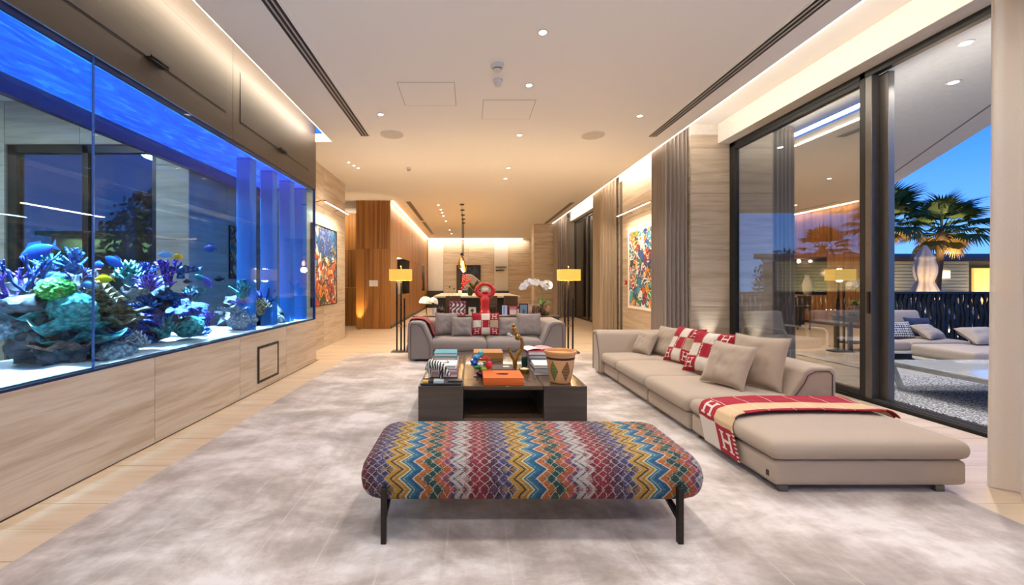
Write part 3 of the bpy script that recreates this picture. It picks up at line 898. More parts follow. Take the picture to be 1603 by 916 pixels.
reef = [
 # big mound at the near end
 ('rock', ROCK, 90, 540, 3.25, .26, 'dark rock at the foot of the largest reef mound, resting on the sand'),
 ('rock', ROCK, 55, 478, 3.15, .24, 'dark blue rock halfway up the near side of the largest mound'),
 ('rock', ROCK, 105, 470, 3.35, .27, 'dark rock forming the core of the largest mound'),
 ('rock', BROWN, 160, 540, 3.4, .22, 'brown rock under the ruffled plates of the largest mound'),
 ('rock', BROWN, 120, 552, 3.2, .15, 'small brown rock in front of the largest mound, half in the sand'),
 ('rock', ROCK, 175, 505, 3.6, .20, 'dark rock between the plates on the far side of the largest mound'),
 ('plate', TEAL, 92, 522, 3.08, .40, 'wide teal plate coral with a wavy rim, the largest of the reef'),
 ('plate', OCHRE, 158, 505, 3.3, .27, 'mottled ochre plate coral above the widest teal plate'),
 ('plate', OCHRE, 178, 488, 3.4, .20, 'pale brown plate coral jutting to the far side of the largest mound'),
 ('plate', TEAL, 125, 535, 3.15, .25, 'teal plate coral tucked just under the widest plate'),
 ('plate', BROWN, 95, 545, 3.1, .20, 'dark brown plate coral low on the near mound'),
 ('plate', BLUE, 165, 527, 3.25, .20, 'blue plate coral low on the far flank of the largest mound'),
 ('plate', TEAL, 62, 497, 3.1, .22, 'dark teal shelf coral sticking out to the near side of the mound'),
 ('plate', BLUE, 75, 468, 3.15, .22, 'dark blue shelf coral below the lime green coral'),
 ('ruffle', OCHRE, 152, 480, 3.35, .17, 'ochre ruffled coral with lacy edges on the largest mound'),
 ('ruffle', PALEC, 206, 545, 3.5, .13, 'pale speckled ruffled coral at the far foot of the largest mound'),
 ('brain', PALEC, 178, 553, 3.4, .12, 'pale spotted lump of coral lying on the sand by the big mound'),
 ('brain', GREEN, 87, 452, 3.05, .10, 'bright lime green brain coral near the top of the mound'),
 ('brain', BLUE, 90, 438, 3.1, .07, 'small round sky blue coral perched on the lime green coral'),
 ('finger', BLUE, 117, 420, 3.15, .15, 'bright blue finger coral fanning out at the very top of the mound'),
 ('finger', TEAL, 76, 420, 3.15, .13, 'teal finger coral at the top beside the bright blue fan'),
 ('branch', DEEP, 45, 440, 3.0, .20, 'dark blue branching coral looping up on the near side'),
 ('branch', PURP, 12, 458, 2.95, .20, 'violet branching coral cut by the near edge of the view'),
 ('tuft', PINK, 12, 486, 2.95, .11, 'pink soft coral low at the near edge of the view'),
 ('tuft', DEEP, 128, 440, 3.3, .12, 'dark tufted coral under the bright blue fan'),
 ('brain', TEAL, 112, 480, 3.12, .13, 'dark teal lumpy coral in the middle of the mound'),
 ('rock', PALEC, 2, 510, 2.95, .10, 'pale boulder at the near edge of the view'),
 # arch in the middle
 ('rock', ROCK, 235, 462, 3.9, .22, 'dark rock carrying the middle arch of the reef'),
 ('rock', DEEP, 285, 490, 4.15, .20, 'deep blue rock leg of the middle arch'),
 ('rock', DEEP, 222, 495, 3.95, .20, 'deep blue rock under the blue spiky coral'),
 ('plate', PALEC, 205, 462, 3.7, .18, 'pale green speckled shelf coral joining mound and arch'),
 ('ruffle', TEAL, 203, 437, 3.8, .15, 'teal ruffled coral above the pale speckled shelf'),
 ('tuft', PURP, 236, 455, 3.75, .17, 'violet soft coral draped over the arch'),
 ('branch', PURP, 262, 435, 4.0, .22, 'tall purple branching coral on top of the arch'),
 ('tuft', DEEP, 229, 430, 3.9, .13, 'dark spiky tuft coral behind the violet soft coral'),
 ('plate', BLUE, 275, 465, 4.1, .22, 'blue violet shelf coral swooping off the arch'),
 ('tuft', BLUE, 228, 487, 3.8, .14, 'spiky light blue coral hanging below the arch'),
 ('branch', TEAL, 302, 465, 4.2, .15, 'green branching coral on the far tip of the arch'),
 ('plate', BLUE, 283, 425, 4.0, .18, 'pale blue flat coral reaching out high over the arch'),
 # low group on the sand
 ('finger', TEAL, 257, 521, 4.1, .17, 'teal green finger coral standing on the sand below the arch'),
 ('finger', BROWN, 278, 512, 4.3, .13, 'dark maroon finger coral standing beside the teal one'),
 ('brain', TEAL, 296, 512, 4.4, .13, 'green dome coral on the sand in the low group'),
 ('rock', DEEP, 312, 520, 4.45, .13, 'flat blue rock at the far end of the low group'),
 ('branch', PURP, 324, 505, 4.55, .13, 'small violet branching coral at the far end of the low group'),
 ('rock', BLUE, 228, 534, 3.75, .10, 'smooth light blue flat stone on the sand by the big mound'),
 ('rock', BROWN, 240, 515, 3.95, .14, 'dark rock behind the teal green finger coral'),
 # far mound by the columns
 ('rock', ROCK, 382, 490, 5.4, .28, 'dark rock core of the far reef mound by the blue reflection columns'),
 ('rock', ROCK, 415, 495, 5.8, .28, 'dark rock at the far side of the mound by the columns'),
 ('brain', PALEC, 378, 500, 5.2, .17, 'pale spotted coral dome low on the far mound'),
 ('tuft', PURP, 381, 480, 5.2, .14, 'lilac soft coral in the middle of the far mound'),
 ('finger', TEAL, 380, 462, 5.3, .20, 'teal finger coral at the top of the far mound'),
 ('finger', DEEP, 416, 475, 5.7, .22, 'dark blue finger coral on the far shoulder of the far mound'),
 ('plate', PALEC, 364, 487, 5.1, .15, 'white shelf coral on the near flank of the far mound'),
 ('ruffle', OCHRE, 408, 486, 5.5, .15, 'ochre ruffled coral between the two far rocks'),
 ('brain', PALEC, 430, 502, 5.85, .13, 'pale green dome coral at the far foot of the far mound'),
]
for i, (k, m_, px, py, Y, s, lb) in enumerate(reef):
    random.seed(i)
    coral(k, m_, px, py, Y, s, lb, i, (random.uniform(-.15, .15), random.uniform(-.15, .15)), random.uniform(0, 6))

def fish(px, py, Y, s, color, label, rz=0.0, fin='#1d2f6a', tilt=0):
    t = thing('reef_fish', label, 'fish', at(px, py, Y), (0, tilt, rz), 'reef fish in the tank')
    mb = MB()
    def P(u, v):
        th = 2 * PI * u; x = (v - .45) * 2
        h = max(0.02, math.sin(PI * min(1, v * .96 + .02))) ** .7
        return (x * s, math.cos(th) * h * s * .16, math.sin(th) * h * s * .55)
    mb.grid(P, 14, 12, wrapu=True)
    mb.build('body', flat(color, 0.35), t, smooth=0.9)
    f = MB()
    for sg in (1, -1):
        f.add([(s * .95, 0, 0), (s * 1.45, .004 * s, sg * .42 * s), (s * 1.3, -.004 * s, .02 * sg * s), (s * .95, .02 * s, .02 * s)], [(0, 1, 2), (0, 2, 3), (3, 1, 0)])
    f.build('tail_fin', flat(fin, 0.4), t)
    d = MB(); d.prism([(-.4 * s, .45 * s), (.5 * s, .35 * s), (.6 * s, .62 * s), (-.1 * s, .75 * s)], 'y', -.015 * s, .015 * s)
    d.build('dorsal_fin', flat(fin, 0.4), t)
for args in ((161, 437, 3.3, .060, '#e8c81a', 'yellow fish swimming over the ochre coral', 0.2, '#d8b010'),
             (279, 402, 3.9, .055, '#f0b81c', 'yellow fish swimming above the middle arch', 3.0, '#e0a010'),
             (177, 409, 3.4, .070, '#2d6ae0', 'bright blue tang between the mounds, tilted down', 0.3, '#6aa0ff', .6),
             (155, 415, 3.6, .060, '#274fa8', 'dim blue fish behind the bright blue tang', 2.9, '#274fa8'),
             (257, 399, 3.8, .052, '#7fb4f0', 'pale blue round fish above the violet coral', 0.4, '#a8d0ff'),
             (327, 389, 4.6, .075, '#22408f', 'dark blue fish swimming high in the far open water', -0.2, '#22408f'),
             (312, 434, 4.5, .055, '#2f7f8a', 'teal fish in open water beyond the arch', .8, '#1d4f5a', .5),
             (324, 440, 4.5, .060, '#6a62d8', 'slim violet fish beside the teal one', .8, '#8f8af0', 1.0),
             (341, 437, 4.7, .050, '#101830', 'black diamond shaped fish nearest the columns', .2, '#101830'),
             (55, 396, 3.1, .110, '#1f5ac8', 'long blue fish arching over the near branching coral', .2, '#3f8aff', -.4),
             (136, 446, 3.2, .050, '#5a9af0', 'small light blue fish beside the top of the big mound', .1, '#9ac8ff'),
             (292, 441, 4.1, .035, '#15203f', 'tiny dark fish just off the purple branches', .3, '#15203f')):
    fish(*args)

# framed picture on the wall behind the tank, and the garden beyond the window
# ------------------------------------------------------------------ painted pictures (colour laid on a fine grid)
def canvas(W, H, seed, bg, pal, n, style):
    rng = np.random.default_rng(seed)
    A = np.ones((H, W, 3)) * np.array(lin(bg)[:3])
    yy, xx = np.mgrid[0:H, 0:W].astype(float)
    P = [np.array(lin(c)[:3]) for c in pal]; K = np.array(lin('#15151a')[:3]); Wh = np.array(lin('#f2efe8')[:3])
    def ell(cx, cy_, a, b, th):
        dx, dy = xx - cx, yy - cy_
        u = dx * math.cos(th) + dy * math.sin(th); v = -dx * math.sin(th) + dy * math.cos(th)
        return np.sqrt((u / a) ** 2 + (v / b) ** 2), u, v
    def stroke(x, y, th, L, w, curv, col):
        for s in np.linspace(0, 1, 40):
            th2 = th + curv * s; x += math.cos(th2) * L / 40; y += math.sin(th2) * L / 40
            m = (xx - x) ** 2 + (yy - y) ** 2 < w * w
            A[m] = col
    for i in range(n):
        c = P[rng.integers(len(P))]
        cx, cy_ = rng.uniform(0, W), rng.uniform(0, H)
        if style == 'shapes':
            if rng.random() < .2: cy_ = rng.uniform(H * .0, H)
            a, b, th = rng.uniform(.03, .10) * H, rng.uniform(.015, .05) * H, rng.normal(PI / 2, .7)
            d, u, v = ell(cx, cy_, a, b, th)
            A[d < 1.12] = K if rng.random() < .6 else Wh
            A[d < 1] = c
            k = rng.random()
            if k < .35: A[(d < .9) & (np.mod(u, 7) < 2)] = Wh if rng.random() < .5 else K
            elif k < .55: A[d < .45] = P[rng.integers(len(P))]
        elif style == 'flow':
            top = cy_ / H
            if top > .55: c = P[rng.integers(0, 3)]
            elif top > .25: c = P[rng.integers(2, 6)]
            else: c = P[rng.integers(4, len(P))]
            stroke(cx, cy_, rng.normal(PI / 2, .5), rng.uniform(.06, .3) * H, rng.uniform(1.2, 5), rng.normal(0, 1.2), c)
        else:
            stroke(cx, cy_, rng.uniform(0, 6.3), rng.uniform(.05, .2) * H, rng.uniform(1, 4), rng.normal(0, 2), c)
    for i in range(n // 6):
        stroke(rng.uniform(0, W), rng.uniform(0, H), rng.uniform(0, 6.3), rng.uniform(.05, .18) * H, 1.0, rng.normal(0, 2.5), K if style != 'shapes' or rng.random() < .6 else Wh)
    return A

PRINT = vcol('paint_print', 0.5, 0.1)
def picture(label, c, w, h, axis, sign, A, frame_mat, fw=0.02, depth=0.04, name='painting'):
    """picture centred at c on a wall; axis 'x' faces sign*x, 'y' faces sign*y"""
    rz = {('x', 1): PI / 2, ('x', -1): -PI / 2, ('y', -1): 0, ('y', 1): PI}[(axis, sign)]
    t = thing(name, label, 'painting', c, rz)
    H, W = A.shape[:2]
    m = MB(); m.grid(lambda u, v: ((u - .5) * w, -depth * .7, (v - .5) * h), W, H, lambda u, v: A[min(H - 1, int(v * H)), min(W - 1, int(u * W))])
    m.build('canvas', PRINT, t)
    f = MB()
    for a in ((-w / 2 - fw, -w / 2, -h / 2 - fw, h / 2 + fw), (w / 2, w / 2 + fw, -h / 2 - fw, h / 2 + fw), (-w / 2, w / 2, -h / 2 - fw, -h / 2), (-w / 2, w / 2, h / 2, h / 2 + fw)):
        f.box(a[0], a[1], -depth, 0, a[2], a[3])
    f.box(-w / 2, w / 2, -.004, 0, -h / 2, h / 2)
    f.build('frame', frame_mat, t)
    return t
A = canvas(110, 120, 3, '#f3f0ea', ['#1f7fa8', '#2a5fb0', '#1d8a5a', '#e8b82a', '#d8622a', '#b8283a', '#3aa8c8', '#7a3a6a', '#e8902a', '#2a3a6a'], 260, 'shapes')
A[-4:, :] = lin('#f3f0ea')[:3]; A[:3, :] = lin('#f3f0ea')[:3]; A[:, :3] = lin('#f3f0ea')[:3]; A[:, -3:] = lin('#f3f0ea')[:3]
picture('white painting crowded with colourful outlined shapes on the window side wall', (3.875, 9.2, 1.69), 2.0, 1.85, 'x', -1, A, PLASTER, 0.02)
B = canvas(90, 110, 8, '#d8b070', ['#2a6ab0', '#e8e0d0', '#3a8ac0', '#e0a83a', '#c85a3a', '#f0e8d8', '#c8402a', '#2a4a3a', '#d88a2a', '#a03028'], 700, 'flow')
yy, xx = np.mgrid[0:110, 0:90]
m_ = ((xx - 44) / 26.0) ** 2 + ((yy - 92) / 24.0) ** 2 < 1
B[m_ & (np.mod(xx * 3 + yy * 7, 11) < 8)] = lin('#2a4f9a')[:3]
picture('tall painting with flowing blue, gold and red strokes next to the aquarium end', (-3.06, 8.86, 1.70), 1.46, 1.6, 'x', 1, B, BLACK, 0.018)
Cc = canvas(80, 70, 21, '#2a2a3a', ['#a8382a', '#c8622a', '#2a7a6a', '#d8c8a8', '#4a3a7a', '#c8a03a', '#8a2a2a'], 300, 'scribble')
picture('dark red and green picture on the wall seen through the tank', (-3.74, 6.92, 1.83), 0.72, 0.80, 'x', 1, Cc, BLACK, 0.015, 0.02)
D = canvas(90, 90, 33, '#13202f', ['#1a3a5a', '#24466a', '#0d1a26'], 60, 'scribble')
yy, xx = np.mgrid[0:90, 0:90]
D[(yy < 46 + 16 * np.sin((xx - 10) / 22.0)) & (yy > 8) & (xx > 18)] = lin('#d8d2c8')[:3]
k_ = (yy < 42 + 16 * np.sin((xx - 10) / 22.0)) & (yy > 8) & (xx > 18) & (np.mod(yy * 2 + 6 * np.sin(xx / 5.0), 9) < 4)
D[k_] = lin('#4a5560')[:3]
D[:, :14] = lin('#3a3a2a')[:3]
picture('dark picture with a pale mound on the far dining wall', (-0.05, 23.19, 1.55), 1.26, 1.5, 'y', -1, D, BLACK, 0.03)

# picture lights
def picture_light(label, x, y0, y1, z, sign):
    t = thing('picture_light', label, 'picture light', (x, (y0 + y1) / 2, z), group='picture lights')
    L = (y1 - y0) / 2
    MB().box(-.02, .02, -L, L, -.012, .012).build('bar', BRASS, t, bevel=.004)
    for yy in (-L * .7, L * .7):
        MB().tube([(0, yy, 0.01), (-sign * .12, yy, .06), (-sign * .27, yy, .02)], .008, 6).build('bracket', BRASS, t)
    MB().box(-.014, .014, -L + .02, L - .02, -.016, -.012).build('lamp_strip', glow((1, .85, .62, 1), 10, 'picture_lamp'), t)
    area('picture_light_beam', (x, (y0 + y1) / 2, z - .03), .04, 45, WARM, (0, sign * -.35, 0), 2 * L)
picture_light('slim brass picture light over the white colourful painting', 3.60, 8.4, 10.3, 2.98, -1)
picture_light('slim brass picture light over the painting beside the aquarium', -2.78, 8.1, 9.7, 2.93, 1)
t = thing('alarm_box', 'small red alarm box on the stone beside the white painting', 'alarm', (3.88, 10.42, 1.36))
MB().box(-.04, 0, -.05, .05, -.05, .05).build('case', flat('#b8201c', .4), t, bevel=.006)
MB().box(-.043, -.04, -.025, .025, -.02, .02).build('plate', flat('#e0d8d0', .4), t)
t = thing('wall_switch', 'white switch plate on the end of the wood block', 'switch', (-2.82, 12.40, 1.34))
MB().box(-.13, .13, -.012, 0, -.09, .09).build('plate', WMETAL, t, bevel=.004)
for dx in (-.065, .065): MB().box(dx - .045, dx + .045, -.018, -.012, -.05, .05).build('rocker', WMETAL, t, bevel=.003)
t = thing('floor_uplight', 'small floor uplight washing the wood block with warm light', 'uplight', (-3.22, 12.28, 0.0))
MB().lathe([(.055, 0), (.055, .012), (.04, .014)], n=20).build('ring', ALU, t)
MB().lathe([(.039, 0), (.039, .012), (.001, .012)], n=20).build('lens', LEDW, t)
spot('uplight_beam', (-3.22, 12.26, .03), 160, WARMER, (PI - .08, 0, 0), 0.8, .8, .02)
t = thing('floor_uplight', 'small floor uplight at the foot of the stone pillar by the window', 'uplight', (4.18, 7.28, 0.0))
MB().lathe([(.055, 0), (.055, .012), (.04, .014)], n=20).build('ring', ALU, t)
MB().lathe([(.039, 0), (.039, .012), (.001, .012)], n=20).build('lens', LED, t)
spot('uplight_beam', (4.18, 7.25, .03), 60, NEUT, (PI - .10, 0, 0), 0.7, .8, .02)

# ------------------------------------------------------------------ curtains
def m_curtain(name, color, trans=0.25, clear=0.0):
    m = Mat(name); c = m.coords('Object', (40, 40, 40))
    w = m.noise(c, 6, 2)
    base = lin(color)
    col = m.mix(w, tuple(x * .88 for x in base[:3]) + (1,), tuple(min(1, x * 1.08) for x in base[:3]) + (1,))
    m.set(col, 0.9, sheen=.1)
    tl = m.node('ShaderNodeBsdfTranslucent', {0: col})
    x = m.node('ShaderNodeMixShader', {0: trans, 1: m.b.outputs[0], 2: tl.outputs[0]})
    if clear:
        tp = m.node('ShaderNodeBsdfTransparent', {0: (.95, .93, .9, 1)})
        x = m.node('ShaderNodeMixShader', {0: clear, 1: x.outputs[0], 2: tp.outputs[0]})
    m.t.links.new(x.outputs[0], m.out.inputs[0])
    return m.m
DRAPE = m_curtain('taupe_drape', '#a3968c', .12)
DRAPE2 = m_curtain('sand_drape', '#b7a68f', .15)
SHEER = m_curtain('sheer_linen', '#efe5d8', .35, .12)
def curtain(label, x0, x1, y0, y1, z1, mat, folds, amp, sheer=False, seed=0):
    """a stacked drape: a loop of soft folds hanging from the pocket"""
    t = thing('curtain', label, 'curtain', ((x0 + x1) / 2, (y0 + y1) / 2, 0), group='full height curtains on the window side')
    hx, hy = (x1 - x0) / 2 - amp, (y1 - y0) / 2 - amp
    per = 4 * (hx + hy)
    def path(s):
        s = (s % 1) * per
        for (ax, ay, bx, by) in ((-hx, -hy, hx, -hy), (hx, -hy, hx, hy), (hx, hy, -hx, hy), (-hx, hy, -hx, -hy)):
            L = abs(bx - ax) + abs(by - ay)
            if s <= L:
                k = s / L; nx, ny = (by - ay) / L, -(bx - ax) / L
                return ax + (bx - ax) * k, ay + (by - ay) * k, nx, ny
            s -= L
        return -hx, -hy, 0, -1
    rnd = random.Random(seed); phs = [rnd.uniform(-.5, .5) for _ in range(folds + 1)]
    def P(u, v):
        px, py, nx, ny = path(u)
        f = u * folds
        ph = phs[int(f) % folds]
        w = amp * (0.85 + .15 * v) * math.sin(2 * PI * f + .35 * math.sin(2 * PI * f * .37 + ph)) * (1 - .25 * abs(ph))
        fl = 1 + .06 * (1 - v) ** 2
        return ((px + nx * w) * fl, (py + ny * w) * fl, 0.012 + v * (z1 - .012))
    MB().grid(P, folds * 12, 14, wrapu=True).build('drape', mat, t, smooth=3.2)
    hd_ = MB(); hd_.box(-hx, hx, -hy, hy, z1 - .02, z1 + .03)
    hd_.build('heading', mat, t)
curtain('grey taupe curtain bunched between white painting and stone pillar', 3.42, 3.86, 7.42, 8.02, 4.08, DRAPE, 25, .035, seed=1)
curtain('sand coloured curtain bunched beyond the white painting', 3.42, 3.86, 10.95, 11.75, 4.08, DRAPE2, 27, .033, seed=2)
curtain('far narrow curtain beside the last stone pillar', 3.42, 3.84, 16.6, 17.25, 4.08, DRAPE, 22, .03, seed=3)
curtain('pale sheer curtain at the front edge of the open window', 3.42, 3.86, 2.02, 2.82, 4.08, SHEER, 11, .055, seed=4)

# ------------------------------------------------------------------ rug
mr = Mat('silk_rug')
c0 = mr.coords('Object')
n1 = mr.noise(mr.coords('Object', (1.0, 1.3, 1)), 1.5, 9, 0.66, 0.25)
n2 = mr.noise(c0, 320, 2)
x_, y_, z_ = mr.xyz(c0)
n3 = mr.noise(mr.coords('Object', (9, .7, 1)), 1.6, 5, .6)
colr = mr.ramp(n1 * .9 + n3 * .1, [(0.36, '#84766b'), (0.45, '#a09287'), (0.52, '#bdb0a7'), (0.60, '#d9cfc9')])
seam = ((x_ + 0.12) / 0.31).fract().lt(0.03)
colr = mr.mix(seam * (mr.noise(c0, 3, 3) - .35) * .8, colr, '#e2d8cf')
colr = mr.mix(n2 * .25, colr, '#a89a90')
mr.set(colr, 0.75, sheen=.35).bump(n1 * .6 + n2 * .4 - seam * .08, 0.25, .008)
R = MB(); R.soft(-2.19, 3.06, 1.0, 8.1, 0.0, 0.016, 0.007, n=14)
tag(R.build('rug', mr.m, smooth=.8), 'large pale silk rug with mottled sheen under the seating', 'rug')

# ------------------------------------------------------------------ patterned bench
mb_ = Mat('zigzag_weave')
c0 = mb_.coords('Object'); X, Y_, Z = mb_.xyz(c0)
v_ = (Y_ + Z) / 0.112
wob = (mb_.noise(c0, 14, 2) - .5) * 0.02
tri = v_.tri()
PER = 0.64
a1 = (X + wob + tri * 0.062) / PER + 0.125
a2 = (X + wob - tri * 0.062) / PER + 0.125 + 0.097
f1 = a1.fract()
pal = [(0, '#c8961c'), (.045, '#22242a'), (.06, '#b98a1e'), (.115, '#e8d9a8'), (.13, '#1c7896'), (.19, '#155a84'), (.235, '#efe6d4'), (.245, '#bf6a1a'), (.30, '#0a463e'),
       (.40, '#b4581c'), (.45, '#a83c54'), (.49, '#2a4a66'), (.52, '#c4b8b0'), (.565, '#5c5655'), (.585, '#c8bcb6'), (.64, '#7c1428'), (.70, '#961a2e'), (.77, '#6a1228'), (.83, '#451c38'), (.89, '#544a78'), (.945, '#2c3456'), (.98, '#6f6a95')]
colA = mb_.ramp(f1, pal, 'CONSTANT')
colB = mb_.ramp((a2 + 0.5 * 0.07).fract(), pal, 'CONSTANT')
cells = ((a1 * 13).floor() + (a2 * 13).floor()) * 0.5
chk = cells.fract().gt(0.25)
inred = f1.gt(0.26)
col = mb_.mix(chk * f1.gt(.5) * .55, colA, colB)
ln1 = (a1 * 13).fract().lt(0.12); ln2 = (a2 * 13).fract().lt(0.12) * inred
oi = mb_.noise(c0, 60, 2)
col = mb_.mix(ln1.mx(ln2) * (oi.gt(.42)) * .8, col, '#d2c6bc')
hat = (v_ * 9).fract().lt(.3)
col = mb_.mix(hat * .18, col, '#1a1a1c')
fine = mb_.noise(c0, 160, 2)
col = mb_.mix(fine.gt(.6) * .14, col, '#e8dccb')
col = mb_.mix(1.0, col, (.60, .60, .60, 1), 'MULTIPLY')
mb_.set(col, 0.85).bump(hat * .4 + fine * .6 + ln1 * .5, 0.35, .004)
t = thing('bench', 'long upholstered bench in multicoloured zigzag fabric on dark metal legs', 'bench', (0.335, 2.52, 0))
MB().soft(-.925, .925, -.34, .36, .185, .435, .122, puff=.01, n=24).build('seat', mb_.m, t, smooth=3.2)
for sx in (-.775, .745):
    for sy, fy in ((-1, -.355), (1, .375)):
        l = MB(); l.box(sx - .014, sx + .014, fy - .016, fy + .016, 0.0, .30)
        l.prism([(fy, .16), (fy - sy * .20, .205), (fy - sy * .20, .186), (fy, .12)], 'x', sx - .012, sx + .012)
        l.build('leg', BRONZE, t, bevel=.003)
MB().box(-.76, .73, -.03, .03, .165, .187).build('rail', BRONZE, t)

# ------------------------------------------------------------------ sofas
def feet(t, pts, h=.055, s=.03, mat=None):
    for x, y in pts: MB().box(x - s, x + s, y - s / 2, y + s / 2, 0, h).build('foot', mat or ALU, t, bevel=.003)
def arm_profile(o_, i0, i1, z0, z1):
    """outer vertical face at o_, inner face leaning from i0 (foot) to i1 (top), rounded shoulders"""
    sg = 1 if i0 < o_ else -1
    return [(o_, z0), (o_, z1 - .03), (o_ - sg * .03, z1), (i1 + sg * .10, z1), (i1 + sg * .03, z1 - .035), (i1, z1 - .10), (i0, z0 + .25), (i0, z0)]

SO = thing('sectional_sofa', 'long low beige sectional sofa with one end arm along the windows', 'sofa', (2.55, 5.05, 0))
L = lambda mb: rel(mb, SO)
for y0, y1 in ((5.50, 6.40), (4.59, 5.485), (3.71, 4.575)):
    b = L(MB().soft(1.93, 2.95, y0, y1 - .01, .055, .205, .025, n=4)).build('base', SOFA, SO, smooth=3.2)
for y0, y1 in ((5.50, 6.10), (4.59, 5.485), (3.71, 4.575)):
    L(MB().soft(1.90, 2.95, y0, y1, .205, .345, .05, puff=.02, n=6, side=.008)).build('seat_cushion', SOFA, SO, smooth=3.2)
pr = arm_profile(3.24, 2.80, 2.92, .06, .605)
L(MB().prism(pr, 'y', 3.72, 6.40)).build('backrest', SOFA, SO, bevel=.03, seg=4)
seam_pts = [(x, 3.716, z) for x, z in arm_profile(3.20, 2.84, 2.955, .06, .57)]
L(MB().tube(seam_pts[:], .004, 6)).build('piping', DARKSEAM, SO)
pr = arm_profile(6.42, 6.04, 6.14, .06, .645)
L(MB().prism(pr, 'x', 1.87, 3.22)).build('armrest', SOFA, SO, bevel=.03, seg=4)
L(MB().tube([(1.866, y, z) for y, z in arm_profile(6.38, 6.08, 6.17, .06, .61)], .004, 6)).build('piping', DARKSEAM, SO)
feet(SO, [(-.5, 1.2), (-.5, .1), (-.5, -1.2), (.55, -1.2), (.55, 1.2)])
OT = thing('chaise_ottoman', 'wide beige upholstered ottoman at the near end of the long sofa', 'ottoman', (2.57, 3.19, 0))
MB().soft(-.63, .60, -.51, .50, .055, .215, .03, n=6).build('base', SOFA, OT, smooth=3.2)
MB().soft(-.645, .612, -.525, .505, .217, .345, .052, puff=.012, n=10, side=.008).build('seat_cushion', SOFA, OT, smooth=3.2)
feet(OT, [(-.56, -.48), (.44, -.48), (-.56, .45), (.44, .45)])
MB().box(-.6335, -.630, -.46, -.435, .10, .135).build('fabric_tag', flat('#3a302c', .7), OT)

SF = thing('two_seat_sofa', 'grey low sofa with two seats facing the coffee table', 'sofa', (0.29, 7.65, 0))
L = lambda mb: rel(mb, SF)
for x0, x1 in ((-.66, .285), (.295, 1.24)):
    L(MB().soft(x0, x1, 7.17, 7.85, .055, .19, .02, n=3)).build('base', SOFA_G, SF, smooth=3.2)
    L(MB().soft(x0, x1, 7.13, 7.86, .19, .375, .06, puff=.03, n=6, side=.008)).build('seat_cushion', SOFA_G, SF, smooth=3.2)
L(MB().prism(arm_profile(8.15, 7.74, 7.84, .06, .685), 'x', -1.0, 1.58)).build('backrest', SOFA_G, SF, bevel=.04, seg=4)
for o_, i0, i1 in ((-1.04, -.62, -.74), (1.62, 1.20, 1.32)):
    L(MB().prism(arm_profile(o_, i0, i1, .055, .69), 'y', 7.13, 8.15)).build('armrest', SOFA_G, SF, bevel=.035, seg=4)
    k = 1 if o_ < 0 else -1
    L(MB().tube([(x, 7.126, z) for x, z in arm_profile(o_ + k * .045, i0 - k * .05, i1 - k * .04, .06, .645)], .004, 6)).build('piping', DARKSEAM, SF)
feet(SF, [(-1.2, -.42), (1.2, -.42), (-1.2, .42), (1.2, .42)])

# ------------------------------------------------------------------ cushions
def Hmark(u, v):
    a, b = abs(u - .5), abs(v - .5)
    return (.15 < a < .25 and b < .34) or (a < .2 and b < .045) or (.28 < b < .34 and abs(a - .20) < .12)
RED, CREAM, TAN = lin('#98162a')[:3], lin('#cfc3b6')[:3], lin('#a88f76')[:3]
def checks(u, v):
    i, j = min(2, int(u * 3)), min(2, int((1 - v) * 3)); cu, cv = u * 3 - i, (1 - v) * 3 - j
    cv = 1 - cv
    k = [['R', 'C', 'H'], ['C', 'D', 'T'], ['H', 'C', 'H']][j][i] if (i + j) is not None else 'C'
    if k == 'C': return CREAM if abs(cu - .5) < .47 and abs(cv - .5) < .47 else TAN
    if k == 'T': return TAN
    if k == 'D':
        return CREAM if (abs(cu - .12) < .04 or abs(cu - .86) < .04) and (cv * 8 % 1) < .55 else RED
    if k == 'H': return CREAM if Hmark(cu, cv) else RED
    return RED
CHECK = vcol('red_check_wool', 0.95, 0.3)
def cushion(name, label, loc, w, h, th, rz, tilt, mat, col=None, group='scatter cushions on the sofas', seed=0, roll=0):
    n = 54 if col else 26
    t = thing(name, label, 'cushion', loc, (0, 0, rz), group)
    def P(sgn):
        def f(u, v):
            a, b = 2 * u - 1, 2 * v - 1
            pr = max(0, (1 - a ** 4) * (1 - b ** 4)) ** .55
            wr = .10 * noise.noise(Vector((a * 2.2 + seed, b * 2.2, seed))) + .05 * noise.noise(Vector((a * 7, b * 3 + seed, seed)))
            y = sgn * th / 2 * pr * (1 + wr * 2)
            x = w / 2 * a * (1 - .075 * (1 - b * b)); z = h / 2 * b * (1 - .075 * (1 - a * a))
            return (x * sgn, y, z)
        return f
    m = MB()
    m.grid(lambda u, v: P(-1)(1 - u, v), n, n, col)
    m.grid(lambda u, v: P(1)(1 - u, v), n, n, col)
    m.xf(Matrix.Translation((0, 0, 0)) @ Matrix.Rotation(tilt, 4, 'X') @ Matrix.Rotation(roll, 4, 'Y'))
    zmin = min(v[2] for v in m.v)
    m.xf(Matrix.Translation((0, 0, -zmin)))
    m.build('cover', mat, t, smooth=3.2)
    pts = []
    for k in range(81):
        s = k / 20; e = int(s) % 4; f_ = s - int(s)
        u, v = [(f_, 0), (1, f_), (1 - f_, 1), (0, 1 - f_)][e]
        pts.append(Matrix.Translation((0, 0, -zmin)) @ Matrix.Rotation(tilt, 4, 'X') @ Matrix.Rotation(roll, 4, 'Y') @ Vector(P(1)(u, v)))
    MB().tube(pts, .005, 5, cap=False).build('piping', mat if not col else flat('#8a1424', .9), t)
    return t
SZ = .366
